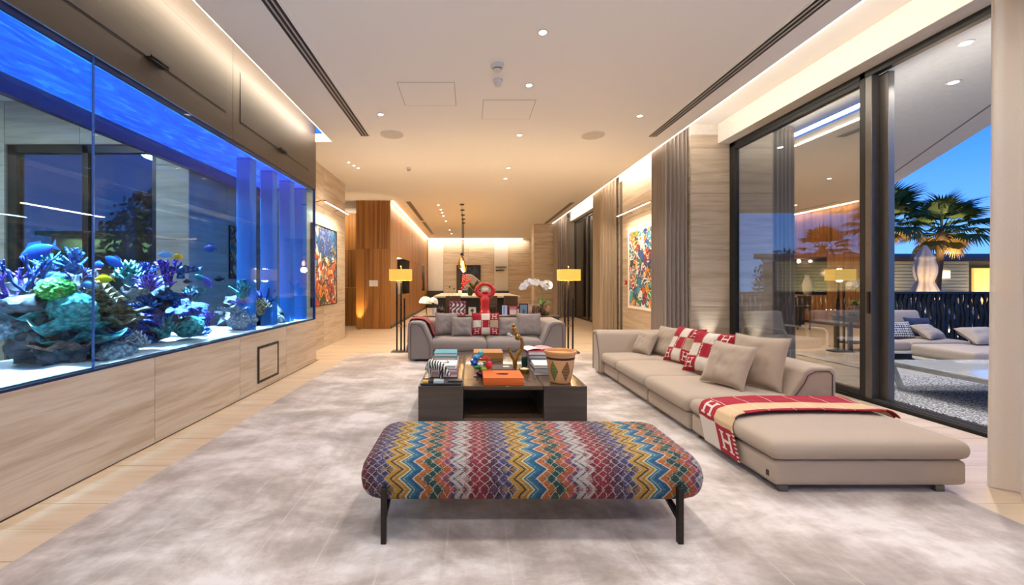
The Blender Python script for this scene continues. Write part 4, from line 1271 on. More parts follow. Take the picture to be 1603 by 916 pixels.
# long sofa
cushion('cushion', 'small beige cushion against the far arm of the long sofa', (2.46, 5.90, SZ), .36, .34, .13, -1.3, -.5, SOFA, seed=1)
cushion('cushion', 'beige cushion second from the far arm of the long sofa', (2.68, 5.72, SZ), .44, .42, .14, -1.3, -.42, SOFA, seed=2)
cushion('cushion', 'red and cream check cushion with letter H, farther one of the pair', (2.66, 5.22, SZ), .46, .49, .14, -1.33, -.52, CHECK, checks, seed=3)
cushion('cushion', 'red and cream check cushion with letter H, nearer one of the pair', (2.62, 4.60, SZ), .50, .50, .14, -1.2, -.50, CHECK, checks, seed=4)
cushion('cushion', 'small beige cushion propped in front at the near end of the long sofa', (2.49, 4.06, SZ), .42, .44, .15, -1.08, -.50, SOFA, seed=5, roll=.05)
cushion('cushion', 'large beige cushion leaning on the back at the near end of the sofa', (2.77, 4.06, SZ), .50, .50, .15, -1.1, -.34, SOFA, seed=6)
# grey sofa
SG = .40
cushion('cushion', 'large grey cushion in the throw side corner of the grey sofa', (-.42, 7.68, SG), .42, .42, .15, .1, -.3, SOFA_G, seed=7)
cushion('cushion', 'grey cushion leaning on the larger one on the grey sofa', (-.14, 7.52, SG), .36, .36, .14, .05, -.35, SOFA_G, seed=8)
cushion('cushion', 'red and cream check cushion with letter H in the middle of the grey sofa', (.29, 7.62, SG), .50, .42, .13, 0, -.25, CHECK, checks, seed=9)
cushion('cushion', 'grey cushion beside the check cushion, behind the gilded branch', (.72, 7.60, SG), .38, .34, .13, -.05, -.4, SOFA_G, seed=10)
cushion('cushion', 'large grey cushion in the lamp side corner of the grey sofa', (1.06, 7.58, SG), .44, .42, .15, -.12, -.3, SOFA_G, seed=11)

# ------------------------------------------------------------------ throws
def blanket_col(s, t):
    """s along the length from the hanging end, t across (0 near, 1 far)"""
    if s < .23:
        near = t < .5
        if s < .12: cell = 'H' if near else 'C'; cv = s / .12
        else: cell = 'T' if near else 'H'; cv = (s - .12) / .11
        cu = 1 - (t * 2 if near else t * 2 - 1)
        if cell == 'C': return CREAM
        if cell == 'T': return lin('#c9aa84')[:3]
        if near and t < .045: return CREAM if (s * 60) % 1 < .5 else RED
        return CREAM if Hmark(cu, cv) else RED
    line = abs(((s - .23) / .14) % 1) < .03
    if t < .10: return RED if not line else CREAM
    if line: return lin('#e6d6c4')[:3]
    if t < .52: return lin('#c9aa84')[:3]
    return RED
OX, OY = 2.57, 3.19
def blanket(s, t):
    W_ = 1.56; d = s * W_ - .27
    if d < 0:                                           # hanging end
        x = 1.918 + .012 * math.sin(t * 7); z = .345 + d + .0
        k = min(1, -d / .05); x = 1.945 - .035 * k; z = .352 + d
        sh = -.10
    else:
        x = 1.945 + d; z = .372 - .022 * math.exp(-(d / .035)); sh = -.10 * math.exp(-d / .35)
        edge = x - 3.14
        if edge > 0: z -= edge * edge * 6
    y = 3.16 + t * .44 + sh + .04 * math.sin(s * 4) + (.03 * (x - 1.9) if d > 0 else 0) - (.10 * (-d) / .3 if d < 0 else 0)
    z += .006 * noise.noise(Vector((s * 9, t * 5, 2))) + (.012 if t < .08 and d > 0 else 0)
    return (x - OX, y - OY, z)
mbk = MB(); mbk.grid(lambda u, v: blanket(u, v), 300, 90, lambda u, v: blanket_col(u, v))
TH = thing('throw_blanket', 'red, tan and cream check throw with letter H laid across the ottoman', 'throw', (OX, OY, 0))
bo = mbk.build('cloth', CHECK, TH, smooth=3.2)
sm_ = bo.modifiers.new('thickness', 'SOLIDIFY'); sm_.thickness = .008; sm_.offset = 1
# dark red throw over the arm of the grey sofa
TH2 = thing('throw_blanket', 'dark red throw with pale fringe over the arm of the grey sofa', 'throw', (-.9, 7.62, 0))
def thr(u, v):
    path = [(-1.075, .30), (-1.07, .48), (-1.065, .62), (-1.03, .70), (-.93, .715), (-.80, .70), (-.71, .62), (-.66, .48), (-.63, .42)]
    s = u * (len(path) - 1); i = min(len(path) - 2, int(s)); f = s - i
    x = path[i][0] * (1 - f) + path[i + 1][0] * f; z = path[i][1] * (1 - f) + path[i + 1][1] * f
    return (x + .9 + .006 * math.sin(v * 20), (v - .5) * .42 + .05 * (u - .5), z + .004 * math.sin(v * 31 + u * 5))
o = MB().grid(thr, 60, 24).build('cloth', m_fabric('dark_red_wool', '#7d1c24', 300), TH2, smooth=3.2)
sm_ = o.modifiers.new('thickness', 'SOLIDIFY'); sm_.thickness = .015; sm_.offset = 1
fg = MB()
for k in range(44):
    y = -.23 + .42 * k / 43
    fg.tube([(-.178, y, .31), (-.19 - .01 * (k % 3), y, .22), (-.20 - .03 * (k % 2), y + .008 * math.sin(k), .13)], [.006, .007, .004], 4)
tag(fg.build('fringe', flat('#c9b2b0', .9), TH2), kind='stuff')
# ------------------------------------------------------------------ coffee table and what lies on it
CT = thing('coffee_table', 'large square dark wood coffee table with an open shelf in front', 'table', (.317, 4.965, 0))
L = lambda mb: rel(mb, CT)
TZ = .361
for x0, x1 in ((-.49, -.062), (.712, 1.124)):
    L(MB().box(x0, x1, 4.03, 5.90, 0, .345)).build('side_block', DARKWOOD, CT, bevel=.002)
    L(MB().box(x0, x1, 4.03, 4.05, .345, TZ).box(x0, x1, 5.88, 5.90, .345, TZ).box(x0, x0 + .02, 4.05, 5.88, .345, TZ).box(x1 - .02, x1, 4.05, 5.88, .345, TZ)).build('tray_rim', DARKWOOD, CT)
    L(MB().box(x0 + .021, x1 - .021, 4.051, 5.879, .345, TZ - .003)).build('top_panel', DARKTOP, CT)
L(MB().box(-.06, .71, 4.05, 5.88, 0, .05)).build('bottom_board', DARKTOP, CT, bevel=.002)
L(MB().box(-.06, .71, 4.75, 4.77, .05, .325)).build('back_board', DARKWOOD, CT)
for y0, y1 in ((4.04, 4.345), (4.352, 5.25), (5.257, 5.89)):
    L(MB().box(-.058, .708, y0, y1, .325, TZ)).build('top_panel', DARKTOP, CT, bevel=.002)

PAPER = flat('#e4ded2', .8, name='book_pages')
def book(label, x, y, z, w, d, h, color, rz=0, group='books stacked on the coffee table'):
    t = thing('book', label, 'book', (x, y, z), rz, group)
    c = .004
    MB().box(-w / 2, w / 2, -d / 2, d / 2, 0, c).box(-w / 2, w / 2, -d / 2, d / 2, h - c, h).box(-w / 2, -w / 2 + c, -d / 2, d / 2, c, h - c).build('cover', flat(color, .45), t)
    MB().box(-w / 2 + c, w / 2 - .008, -d / 2 + .006, d / 2 - .006, c, h - c).build('pages', PAPER, t)
    return z + h
def stack(x, y, items, z=TZ):
    for it in items: z = book(it[0], x + it[5], y + it[6], z + .0005, it[1], it[2], it[3], it[4], it[7])
    return z
zA = stack(-.275, 4.62, [
    ('burgundy book at the bottom of the front stack by the zebra', .30, .42, .040, '#8d4a55', 0, 0, 0),
    ('grey book second from the bottom in the stack under the spectacles', .29, .36, .034, '#6f7076', .0, .03, .03),
    ('white book on top of the front stack with spectacles on it', .27, .32, .034, '#e6e4e2', .0, .03, -.03)])
t = thing('spectacles', 'thin dark spectacles lying on the white book', 'spectacles', (-.285, 4.63, zA + .001), .3)
for sx in (-.035, .035):
    MB().tube([(sx + .025 * math.cos(a), .018 * math.sin(a), .003) for a in np.linspace(0, 2 * PI, 17)], .0025, 5, cap=False).build('lens_rim', BLACK, t)
    MB().tube([(sx * 1.8, .005, .004), (sx * 1.9, .10, .006)], .0025, 5).build('temple', BLACK, t)
MB().tube([(-.01, 0, .004), (.01, 0, .004)], .002, 5).build('bridge', BLACK, t)
stack(-.285, 5.13, [
    ('cream book at the bottom of the stack under the teal book', .30, .34, .040, '#d9d0c2', .0, 0, 0),
    ('grey book in the middle of the stack under the teal book', .29, .33, .035, '#8b8f96', .01, 0, .02),
    ('black book directly under the teal book', .27, .30, .040, '#262626', 0, 0, -.02),
    ('teal book on top of the rear stack', .27, .30, .042, '#2a93a8', .0, 0, .02)])
stack(.85, 4.70, [
    ('pale grey book at the bottom of the stack behind the basket', .32, .36, .036, '#a9a6a4', 0, 0, 0),
    ('dark grey book in the stack behind the basket', .31, .34, .030, '#5a5c62', 0, .01, .02),
    ('white book on top of the stack behind the basket', .29, .32, .030, '#dcdcdc', 0, .02, -.03)])
zB = stack(.86, 5.16, [
    ('brown book at the bottom of the stack under the red book', .32, .36, .045, '#7a6a60', 0, 0, 0),
    ('slate blue book under the red book', .31, .34, .045, '#566270', .01, 0, .02),
    ('blue grey book directly under the red book', .30, .33, .040, '#76808c', .0, 0, -.02),
    ('thick red book on top of the rear stack', .31, .34, .050, '#a81f30', -.01, 0, .0)])
t = thing('open_magazine', 'open magazine with pale pages lying on the thick red book', 'magazine', (.84, 5.18, zB + .001), .25)
for sg in (-1, 1):
    MB().grid(lambda u, v: (sg * .19 * u, (v - .5) * .26, .004 + .022 * math.sin(PI * u) * (1 - .5 * u)), 8, 2).build('page', flat('#ddd2cc' if sg < 0 else '#b98f92', .6), t, smooth=3)
book('slim dark book with a white card lying in the middle of the table', .385, 4.88, TZ + .001, .25, .27, .016, '#4a4642', 0)
t = thing('white_card', 'small white card on the slim dark book', 'card', (.425, 4.90, TZ + .018), .1)
MB().box(-.035, .035, -.03, .03, 0, .002).build('card', flat('#eceae6', .6), t)
# boxes
def lidded(name, label, x0, x1, y0, y1, h, c1, c2, z=TZ + .0005):
    t = thing(name, label, 'box', ((x0 + x1) / 2, (y0 + y1) / 2, z))
    a, b = (x1 - x0) / 2, (y1 - y0) / 2
    MB().box(-a, a, -b, b, 0, h * .35).build('body', c1, t, bevel=.002)
    MB().box(-a - .002, a + .002, -b - .002, b + .002, h * .36, h).build('lid', c2, t, bevel=.002)
    return t
ORG = flat('#d2601a', .5, name='orange_card')
t = lidded('orange_box', 'bright orange flat box with a printed emblem at the front of the table', .135, .525, 4.07, 4.42, .072, ORG, ORG)
em = MB()
em.lathe([(.001, .0735), (.062, .0735)], n=24, sy=.62)
e1 = em.build('emblem', flat('#e8e2d8', .6), t)
e2 = MB(); e2.lathe([(.001, .0745), (.030, .0745)], (-.012, .004, 0), n=7, sy=.7).lathe([(.001, .0745), (.022, .0745)], (.024, -.008, 0), n=6, sy=.7).bar((-.055, .0, .0742), (.055, -.012, .0742), .012, .001)
e2.build('emblem_print', flat('#4a4448', .6), e1)
lidded('wooden_box', 'tan wooden lidded box at the sofa end of the coffee table', .055, .42, 5.28, 5.58, .115, flat('#8a6a45', .45), flat('#b5793f', .4))
# striped animal figurine
mz = Mat('striped_glaze'); wv = mz.node('ShaderNodeTexWave', {'Vector': mz.coords('Object'), 'Scale': 13.0, 'Distortion': 3.0, 'Detail': 1.5}, bands_direction='X')
mz.set(mz.ramp(V(mz.t, wv.outputs['Fac']), [(.42, '#1c1a1a'), (.52, '#e8e4dc')]), .25)
t = thing('zebra_figurine', 'black and white striped zebra figurine with lowered head', 'figurine', (-.34, 4.34, TZ + .016), -.35)
z = MB()
z.tube([(-.085, 0, .125), (-.07, 0, .130), (-.03, 0, .122), (.03, 0, .110), (.055, 0, .108), (.075, 0, .095), (.095, 0, .066), (.108, 0, .045), (.125, 0, .03), (.135, 0, .022)], [.012, .034, .040, .038, .032, .024, .02, .021, .017, .009], 14)
for x, y in ((-.065, .02), (-.065, -.02), (.045, .02), (.045, -.02)):
    z.tube([(x, y, .11), (x - .004, y, .06), (x, y * 1.1, .03), (x + .004, y * 1.1, 0)], [.019, .012, .008, .010], 8)
for y in (-.012, .012): z.tube([(.098, y, .07), (.090, y * 1.8, .092)], [.006, .002], 6)
z.build('body', mz.m, t, smooth=.9); t.scale = (1.12, 1.12, 1.12)
MB().tube([(-.085, 0, .13), (-.105, 0, .10), (-.108, 0, .06)], [.005, .004, .007], 6).build('tail', BLACK, t)
t = thing('slate_tray', 'dark slate tray with small trinkets along the front of the table', 'tray', (-.275, 4.18, TZ))
MB().box(-.20, .195, -.11, .11, 0, .012).box(-.20, .195, -.11, -.105, .012, .018).box(-.20, .195, .105, .11, .012, .018).build('slab', flat('#2e3136', .3), t, bevel=.002)
for i, (nm, lb, cat, x, y, w, d, h, c) in enumerate((
    ('matchbox', 'small yellow matchbox at the corner of the slate tray', 'matchbox', -.43, 4.13, .05, .06, .022, '#d2a83a'),
    ('black_case', 'small black case on the slate tray beside the yellow matchbox', 'case', -.375, 4.12, .05, .06, .028, '#1c1c1e'),
    ('remote_control', 'dark remote control on the slate tray', 'remote control', -.14, 4.17, .15, .05, .018, '#33363c'),
    ('cigar_cutter', 'small amber trinket on the slate tray behind the glass dish', 'trinket', -.33, 4.22, .06, .03, .016, '#c8862a'))):
    t = thing(nm, lb, cat, (x, y, TZ + .0125))
    MB().box(-w / 2, w / 2, -d / 2, d / 2, 0, h * .8).build('body', flat(c, .4), t, bevel=.003)
    MB().box(-w / 2 * .9, w / 2 * .9, -d / 2 * .9, d / 2 * .9, h * .8, h).build('lid', flat(c, .3), t, bevel=.002)
t = thing('glass_dish', 'square clear glass dish on the slate tray', 'dish', (-.30, 4.115, TZ + .0125))
MB().box(-.05, .05, -.035, .035, 0, .012).box(-.05, .05, -.035, -.027, .012, .03).box(-.05, .05, .027, .035, .012, .03).box(-.05, -.042, -.027, .027, .012, .03).box(.042, .05, -.027, .027, .012, .03).build('bowl', flat('#c3d2dc', .08, 0, coat=1), t, bevel=.003)
# multicoloured sculpture
t = thing('knotted_sculpture', 'glossy multicoloured knotted sculpture beside the orange box', 'sculpture', (.115, 4.47, TZ))
MB().lathe([(.07, 0), (.07, .008), (.02, .012)], n=24).build('base', flat('#2a1420', .3), t)
lobes = [('#5a2048', (.0, 0, .035), (.045, .04, .026)), ('#9ab83a', (.03, 0, .085), (.05, .04, .035)), ('#2f9a4f', (-.03, -.01, .10), (.05, .035, .025)), ('#e8e6e2', (.0, -.02, .13), (.035, .03, .025)),
         ('#d0202c', (.085, 0, .125), (.04, .04, .042)), ('#2456c8', (-.07, 0, .15), (.04, .04, .036)), ('#e0c82a', (.02, .01, .155), (.05, .04, .02)), ('#b01c28', (.035, 0, .185), (.06, .03, .024)),
         ('#2a9ad0', (-.035, 0, .205), (.04, .035, .03)), ('#38b8c0', (.005, 0, .245), (.026, .026, .034)), ('#1d7a5a', (.045, -.01, .14), (.022, .03, .03))]
for i, (c, p, r) in enumerate(lobes):
    MB().ball(p, r, 3, .35, 1.7, i).build('lobe', flat(c, .15, coat=.8), t, smooth=3)
# gilded branch
t = thing('gilded_branch', 'gold branch sculpture forking upward from the coffee table with small figures', 'sculpture', (.52, 4.82, TZ))
def knob(pts, r, seed):
    pts = [Vector(p) for p in pts]; out = []; rr = []
    for i in range(len(pts) - 1):
        for k in range(6):
            f = k / 6; out.append(pts[i].lerp(pts[i + 1], f) + Vector((noise.noise(Vector((i + f, seed, 0))), noise.noise(Vector((i + f, seed, 5))), 0)) * .008)
            rr.append((r[i] * (1 - f) + r[i + 1] * f) * (1 + .09 * math.sin(k * 2.4 + i)))
    out.append(pts[-1]); rr.append(r[-1]); return out, rr
b = MB()
b.tube(*knob([(-.01, 0, 0), (0, 0, .06), (.005, 0, .11), (.03, 0, .17), (.075, 0, .23), (.085, 0, .30), (.07, 0, .36)], [.022, .024, .026, .022, .024, .022, .016], 1), n=8)
b.tube(*knob([(.0, 0, .10), (-.035, 0, .15), (-.06, 0, .20), (-.065, 0, .26)], [.02, .02, .018, .010], 2), n=8)
b.build('branch', GOLD, t, smooth=.9)
f = MB(); f.ball((.03, 0, .37), (.035, .03, .04), 2, .2, 2, 3).ball((.0, 0, .42), (.026, .024, .03), 2, .2, 2, 4).ball((-.01, 0, .46), (.03, .028, .03), 2, .2, 2, 5).ball((-.015, 0, .50), (.02, .02, .024), 2, .2, 2, 6)
f.tube([(.07, 0, .36), (.05, 0, .37), (.02, 0, .38)], [.016, .018, .02], 8)
f.build('gold_figure', GOLD, t, smooth=.9)
f = MB(); f.ball((-.07, 0, .40), (.022, .02, .018), 2, .4, 2.5, 8).ball((-.05, 0, .385), .016, 2, .4, 2.5, 9).tube([(-.05, 0, .385), (-.02, 0, .39), (.0, 0, .40)], .005, 5)
f.build('white_blossom', WMETAL, t, smooth=.9)
t = thing('candle', 'short dark green candle beside the gilded branch', 'candle', (.655, 5.03, TZ))
MB().lathe([(.034, 0), (.036, .01), (.036, .10), (.030, .104), (.030, .085), (.001, .085)], n=20).build('glass_cup', flat('#12382a', .2), t, smooth=.6)
MB().lathe([(.029, .0855), (.029, .088), (.001, .088)], n=16).build('wax', flat('#2f5a44', .5), t)
t = thing('nut_dish', 'small brass dish of pale stones beside the gilded branch', 'dish', (.60, 4.64, TZ))
MB().lathe([(.045, 0), (.06, .03), (.062, .045), (.055, .045), (.05, .02), (.001, .012)], n=20).build('bowl', BRASS, t, smooth=.6)
f = MB()
for k in range(14): f.ball((.04 * math.cos(k * 2.4) * (k / 14) ** .5, .04 * math.sin(k * 2.4) * (k / 14) ** .5, .04), .014, 1, .2, 2, k)
tag(f.build('stones', flat('#e2d2b0', .6), t, smooth=.9), kind='stuff')
# woven basket
t = thing('woven_basket', 'tan bucket shaped basket with green and brown diamonds on the table corner', 'basket', (.912, 4.23, TZ))
mw2 = vcol('basket_weave', .75, 0)
cn = mw2.node_tree
def bcol(u, v):
    if v < .02: return lin('#b07a48')[:3]
    if .80 < v < .88: return lin('#2c1f18')[:3]
    if v < .80:
        s = (u * 6 + .75) % 1; d = abs(s - .5) / .38 + abs(v - .42) / .36
        k = int(u * 6 + .75) % 2
        if d < 1: return lin('#6b7038' if k == 0 else '#7a4a30')[:3] if ((v * 40) % 1 > .15 or d > .8) else lin('#8a8a4a')[:3]
    n = .9 + .15 * ((int(u * 140) + int(v * 50)) % 2)
    c = lin('#d8a26c')[:3]; return tuple(x * n for x in c)
m = MB(); m.grid(lambda u, v: ((.100 + .048 * v ** .9) * math.cos(2 * PI * u), (.100 + .048 * v ** .9) * math.sin(2 * PI * u), .29 * v), 140, 50, bcol, wrapu=True)
m.build('body', mw2, t, smooth=3.2)
MB().lathe([(.146, .285), (.156, .282), (.163, .297), (.158, .313), (.146, .316), (.138, .305), (.136, .285), (.094, .02), (.001, .015)], n=48).build('rim', flat('#d29a62', .7, bump=.4), t, smooth=.8)
MB().tube([(.155, -.03, .292), (.185, -.015, .290), (.185, .015, .290), (.155, .03, .292)], .009, 8).build('handle', flat('#3a2c24', .5), t, smooth=1)

# ------------------------------------------------------------------ floor lamps
SHADE = Mat('linen_lampshade'); SHADE.set('#d8b45a', .8); SHADE.emit('#ffc84a', 0.55); SHADE = SHADE.m
def floor_lamp(label, x, y, group='pair of floor lamps behind the grey sofa'):
    t = thing('floor_lamp', label, 'lamp', (x, y, 0), 0, group)
    MB().box(-.17, .17, -.13, .13, 0, .03).build('base', BRONZE, t, bevel=.004)
    for i, (px, py, zt) in enumerate(((-.075, 0, 1.36), (.0, .04, 1.40), (.075, -.02, 1.05))):
        m = MB().box(px - .015, px + .015, py - .015, py + .015, .03, zt)
        for zz in (.55 + .05 * i, .95 - .04 * i): m.box(px - .02, px + .02, py - .02, py + .02, zz, zz + .025)
        m.build('pole', BRONZE, t, bevel=.002)
    MB().box(-.10, .10, -.012, .05, .5, .512).build('tie_bar', BRASS, t)
    MB().cyl(0, .02, 1.40, 1.66, .006).build('stem', BRASS, t)
    s = MB()
    o_, w, d, z0, z1 = 0, .205, .12, 1.395, 1.615
    s.box(-w, w, -d, -d + .004, z0, z1).box(-w, w, d - .004, d, z0, z1).box(-w, -w + .004, -d, d, z0, z1).box(w - .004, w, -d, d, z0, z1)
    s.build('lamp_shade', SHADE, t)
    MB().ball((0, .02, 1.50), .03, 2).build('bulb', glow((1, .75, .35, 1), 25, 'bulb'), t, smooth=3)
    MB().lathe([(.001, 1.66), (.012, 1.67), (.012, 1.685), (.001, 1.695)], (0, .02, 0), n=12).build('finial', BRASS, t, smooth=.9)
    point('floor_lamp_light', (x, y + .02, 1.58), 60, WARMER, .05)
    point('floor_lamp_light', (x, y + .02, 1.42), 28, WARMER, .05)
floor_lamp('bronze floor lamp with glowing yellow shade in front of the wood wall', -1.34, 8.22)
floor_lamp('bronze floor lamp with glowing yellow shade on the window side', 1.94, 8.25)

# ------------------------------------------------------------------ console and its display
CN = thing('console_table', 'long dark console table standing behind the grey sofa', 'console', (.33, 8.46, 0))
L = lambda mb: rel(mb, CN)
L(MB().box(-1.12, 1.78, 8.26, 8.66, .655, .70)).build('top', DARKWOOD, CN, bevel=.003)
L(MB().box(-1.10, 1.76, 8.28, 8.64, .58, .655)).build('apron', DARKWOOD, CN, bevel=.002)
for x in (-1.05, 1.70):
    for y in (8.30, 8.61): L(MB().box(x - .03, x + .03, y - .03, y + .03, 0, .58)).build('leg', DARKWOOD, CN)
L(MB().box(-1.05, 1.70, 8.32, 8.60, .14, .17)).build('lower_shelf', DARKWOOD, CN)
CZ = .701
t = thing('mushroom_lamp', 'table lamp with two curved ivory shades at the end of the console', 'lamp', (-.86, 8.46, CZ))
MB().lathe([(.06, 0), (.06, .012), (.02, .02), (.012, .05)], n=20).build('base', BRASS, t, smooth=.6)
MB().tube([(0, 0, .02), (-.01, 0, .14), (.0, 0, .24), (.04, 0, .30)], .010, 8).build('stem', BRONZE, t, smooth=1)
IV = Mat('ivory_shade'); IV.set('#e8dcc4', .4); IV.emit('#ffd9a0', .12)
for cx, cz, r, rot in ((-.02, .24, .135, .1), (.13, .26, .10, .45)):
    m = MB().lathe([(r, 0), (r * .97, r * .3), (r * .8, r * .65), (r * .45, r * .93), (.004, r), (.004, r * .95), (r * .42, r * .88), (r * .75, r * .6), (r * .92, r * .28), (r * .95, 0)], n=28)
    m.xf(Matrix.Translation((cx, 0, cz)) @ Matrix.Rotation(rot, 4, 'Y'))
    m.build('lamp_shade', IV.m, t, smooth=.9)
point('mushroom_lamp_light', (-.88, 8.46, CZ + .27), 10, WARMER, .03)
def photo_frame(label, x, w, h, c1, fn, y=8.42, rz=0, tilt=-.12, name='photo_frame', cat='photo frame'):
    t = thing(name, label, cat, (x, y, CZ), (tilt, 0, rz), 'framed pictures on the console')
    f = MB(); k = .018
    f.box(-w / 2, w / 2, -.012, .012, 0, k).box(-w / 2, w / 2, -.012, .012, h - k, h).box(-w / 2, -w / 2 + k, -.012, .012, k, h - k).box(w / 2 - k, w / 2, -.012, .012, k, h - k)
    f.box(-w / 2 + k, w / 2 - k, .004, .012, k, h - k)
    f.build('frame', flat(c1, .4), t)
    MB().grid(lambda u, v: ((u - .5) * (w - 2 * k), .002, k + v * (h - 2 * k)), 36, 30, fn).build('picture', PRINT, t)
    return t
def stripes(u, v):
    k = math.sin(u * 23 + 4 * math.sin(v * 6)) + .5 * math.sin(v * 19)
    return lin('#e8e2de')[:3] if k > .4 else (lin('#8a2030')[:3] if k > -.5 else lin('#4a4650')[:3])
photo_frame('red framed striped picture standing on the console', -.24, .34, .29, '#b01f2c', stripes)
photo_frame('small ivory framed picture beside the red sculpture', .055, .15, .165, '#d8cbb4', lambda u, v: lin('#e6d8b8')[:3] if abs(u - .5) + abs(v - .6) > .35 else lin('#4a4a3a')[:3])
photo_frame('blue and white picture on the console near the red sculpture', .70, .10, .20, '#dfe3ea', lambda u, v: lin('#7a9ad8')[:3] if u < .5 else lin('#c8d4ec')[:3], rz=-.2)
photo_frame('white and red patterned picture between blue picture and black frame', .87, .17, .19, '#b8232c', lambda u, v: lin('#a82a34')[:3] if (int(u * 7) + int(v * 7)) % 2 and v > .6 else lin('#d8d2c8')[:3], y=8.40)
photo_frame('black framed photo on the console near the orchid', 1.08, .18, .235, '#131313', lambda u, v: tuple(x * (.5 + .5 * v) for x in lin('#7a94b0')[:3]) if abs(u - .5) > .12 or v > .5 else lin('#2a2e3a')[:3], rz=-.1)
photo_frame('pale pink card panel behind the black framed photo', 1.26, .15, .21, '#c9b3a8', lambda u, v: lin('#c8aea2')[:3], y=8.55)
t = thing('candle', 'white candle in a glass on the console near the ivory lamp', 'candle', (-.70, 8.42, CZ))
MB().lathe([(.04, 0), (.04, .15), (.03, .15), (.001, .145)], n=18).build('glass_cup', flat('#e6dfd0', .25), t, smooth=.6)
MB().cyl(0, 0, .145, .175, .003, n=6).build('wick', BLACK, t)
t = thing('bowl', 'brown wooden bowl on the console', 'bowl', (-.58, 8.45, CZ))
MB().lathe([(.03, 0), (.05, .02), (.07, .06), (.064, .06), (.04, .022), (.001, .014)], n=22).build('bowl', flat('#8a5228', .4), t, smooth=.7)
t = thing('vase', 'dark round vase on the console behind the brown bowl', 'vase', (-.58, 8.58, CZ))
MB().lathe([(.04, 0), (.075, .05), (.08, .10), (.05, .15), (.03, .17), (.038, .19), (.03, .185), (.02, .16)], n=22).build('body', flat('#1b1a1c', .25), t, smooth=.9)
# abstract red sculpture
t = thing('red_sculpture', 'glossy red abstract sculpture with a looped top on the console', 'sculpture', (.31, 8.46, CZ))
RG = flat('#c01018', .25, name='red_gloss', coat=.6)
MB().lathe([(.13, 0), (.13, .02), (.105, .06), (.09, .14), (.085, .22), (.10, .30), (.09, .36), (.05, .42)], n=30).build('body', RG, t, smooth=1)
MB().tube([(.165 * math.sin(a), 0, .50 - .125 * math.cos(a)) for a in np.linspace(0, 2 * PI, 33)], [.048 + .012 * math.cos(a) for a in np.linspace(0, 2 * PI, 33)], 14, cap=False).build('loop', RG, t, smooth=3)
for sx in (0,):
    MB().ball((sx, -.01, .51), (.075, .035, .05), 3, .15, 1.8, 2).build('ivory_stone', flat('#e4dccb', .4), t, smooth=3)
MB().ball((0, .01, .46), (.06, .05, .05), 2, .1, 1.5, 4).build('core', RG, t, smooth=3)
# orchid
t = thing('potted_orchid', 'white orchid in two brown woven pots at the end of the console', 'plant', (1.42, 8.46, CZ))
mp = Mat('woven_pot'); vo = mp.node('ShaderNodeTexVoronoi', {'Vector': mp.coords('Object'), 'Scale': 45.0}); d = V(mp.t, vo.outputs['Distance'])
mp.set(mp.ramp(d, [(.1, '#b08a66'), (.5, '#4a3626')]), .6).bump(d, .6, .01)
for px, r, h in ((-.09, .075, .19), (.09, .10, .19)):
    m = MB().lathe([(r * .7, 0), (r, .05), (r * 1.05, .11), (r * .85, h), (r * .75, h), (r * .8, h - .02), (.001, h - .03)], (px, 0, 0), n=26)
    m.build('pot', mp.m, t, smooth=.8)
LEAF = Mat('orchid_leaf'); LEAF.set('#3f6a2c', .35); LEAF = LEAF.m
for i, (a, L_, lift) in enumerate(((0.1, .30, .08), (.5, .22, .12), (2.9, .24, .08), (3.4, .16, .14), (1.4, .15, .12), (4.6, .18, .06), (5.6, .2, .12))):
    def lf(u, v, a=a, L_=L_, lift=lift):
        w = .035 * math.sin(PI * min(.98, u * .9 + .08)); r = L_ * u; z = .17 + lift * math.sin(u * 2.2)
        return (.02 + r * math.cos(a) - math.sin(a) * w * (v - .5) * 2, r * math.sin(a) * .7 + math.cos(a) * w * (v - .5) * 2, z + .01 * abs(v - .5))
    MB().grid(lf, 10, 4).build('leaf', LEAF, t, smooth=3)
MB().tube([(.03, 0, .16), (.03, 0, .36), (.02, 0, .52), (-.03, 0, .60), (-.12, 0, .66), (-.22, 0, .68), (-.32, 0, .62), (-.36, 0, .56)], .006, 6).build('flower_stem', flat('#4a5a2a', .5), t, smooth=1)
MB().tube([(.03, 0, .16), (.04, -.02, .40), (.03, -.02, .55), (.06, -.02, .62), (.12, -.03, .64), (.17, -.03, .58)], .005, 6).build('flower_stem', flat('#4a5a2a', .5), t, smooth=1)
PET = Mat('orchid_petal'); PET.set('#f1efee', .5); PET = PET.m
fm = MB()
for k in range(5):
    a = PI / 2 + 2 * PI * k / 5; r = .058 if k in (1, 4) else .052; w = .040 if k in (1, 4) else .026
    fm.grid(lambda u, v: (r * u * math.cos(a) - math.sin(a) * w * math.sin(PI * (.1 + .85 * u)) * (v - .5) * 2, -.012 * math.sin(u * 2.5) + .006 * k % 2 * 0, r * u * math.sin(a) + math.cos(a) * w * math.sin(PI * (.1 + .85 * u)) * (v - .5) * 2), 5, 4)
fm.ball((0, -.012, -.006), (.012, .014, .012), 1)
fme = fm.mesh('flower', PET, 3)
rnd = random.Random(3)
for (fx, fz) in ((-.39, .55), (-.36, .60), (-.31, .61), (-.28, .66), (-.23, .63), (-.21, .69), (-.16, .65), (-.13, .69), (-.08, .63), (-.06, .67), (.03, .64), (.06, .60), (.09, .66), (.13, .61), (.16, .66), (.18, .57), (.20, .62), (-.33, .56), (.11, .55)):
    inst(fme, 'flower', t, (fx, -.03 + rnd.uniform(-.05, .04), fz), (rnd.uniform(-.3, .3), rnd.uniform(-.5, .5), rnd.uniform(-.7, .7)), (1, 1, 1))

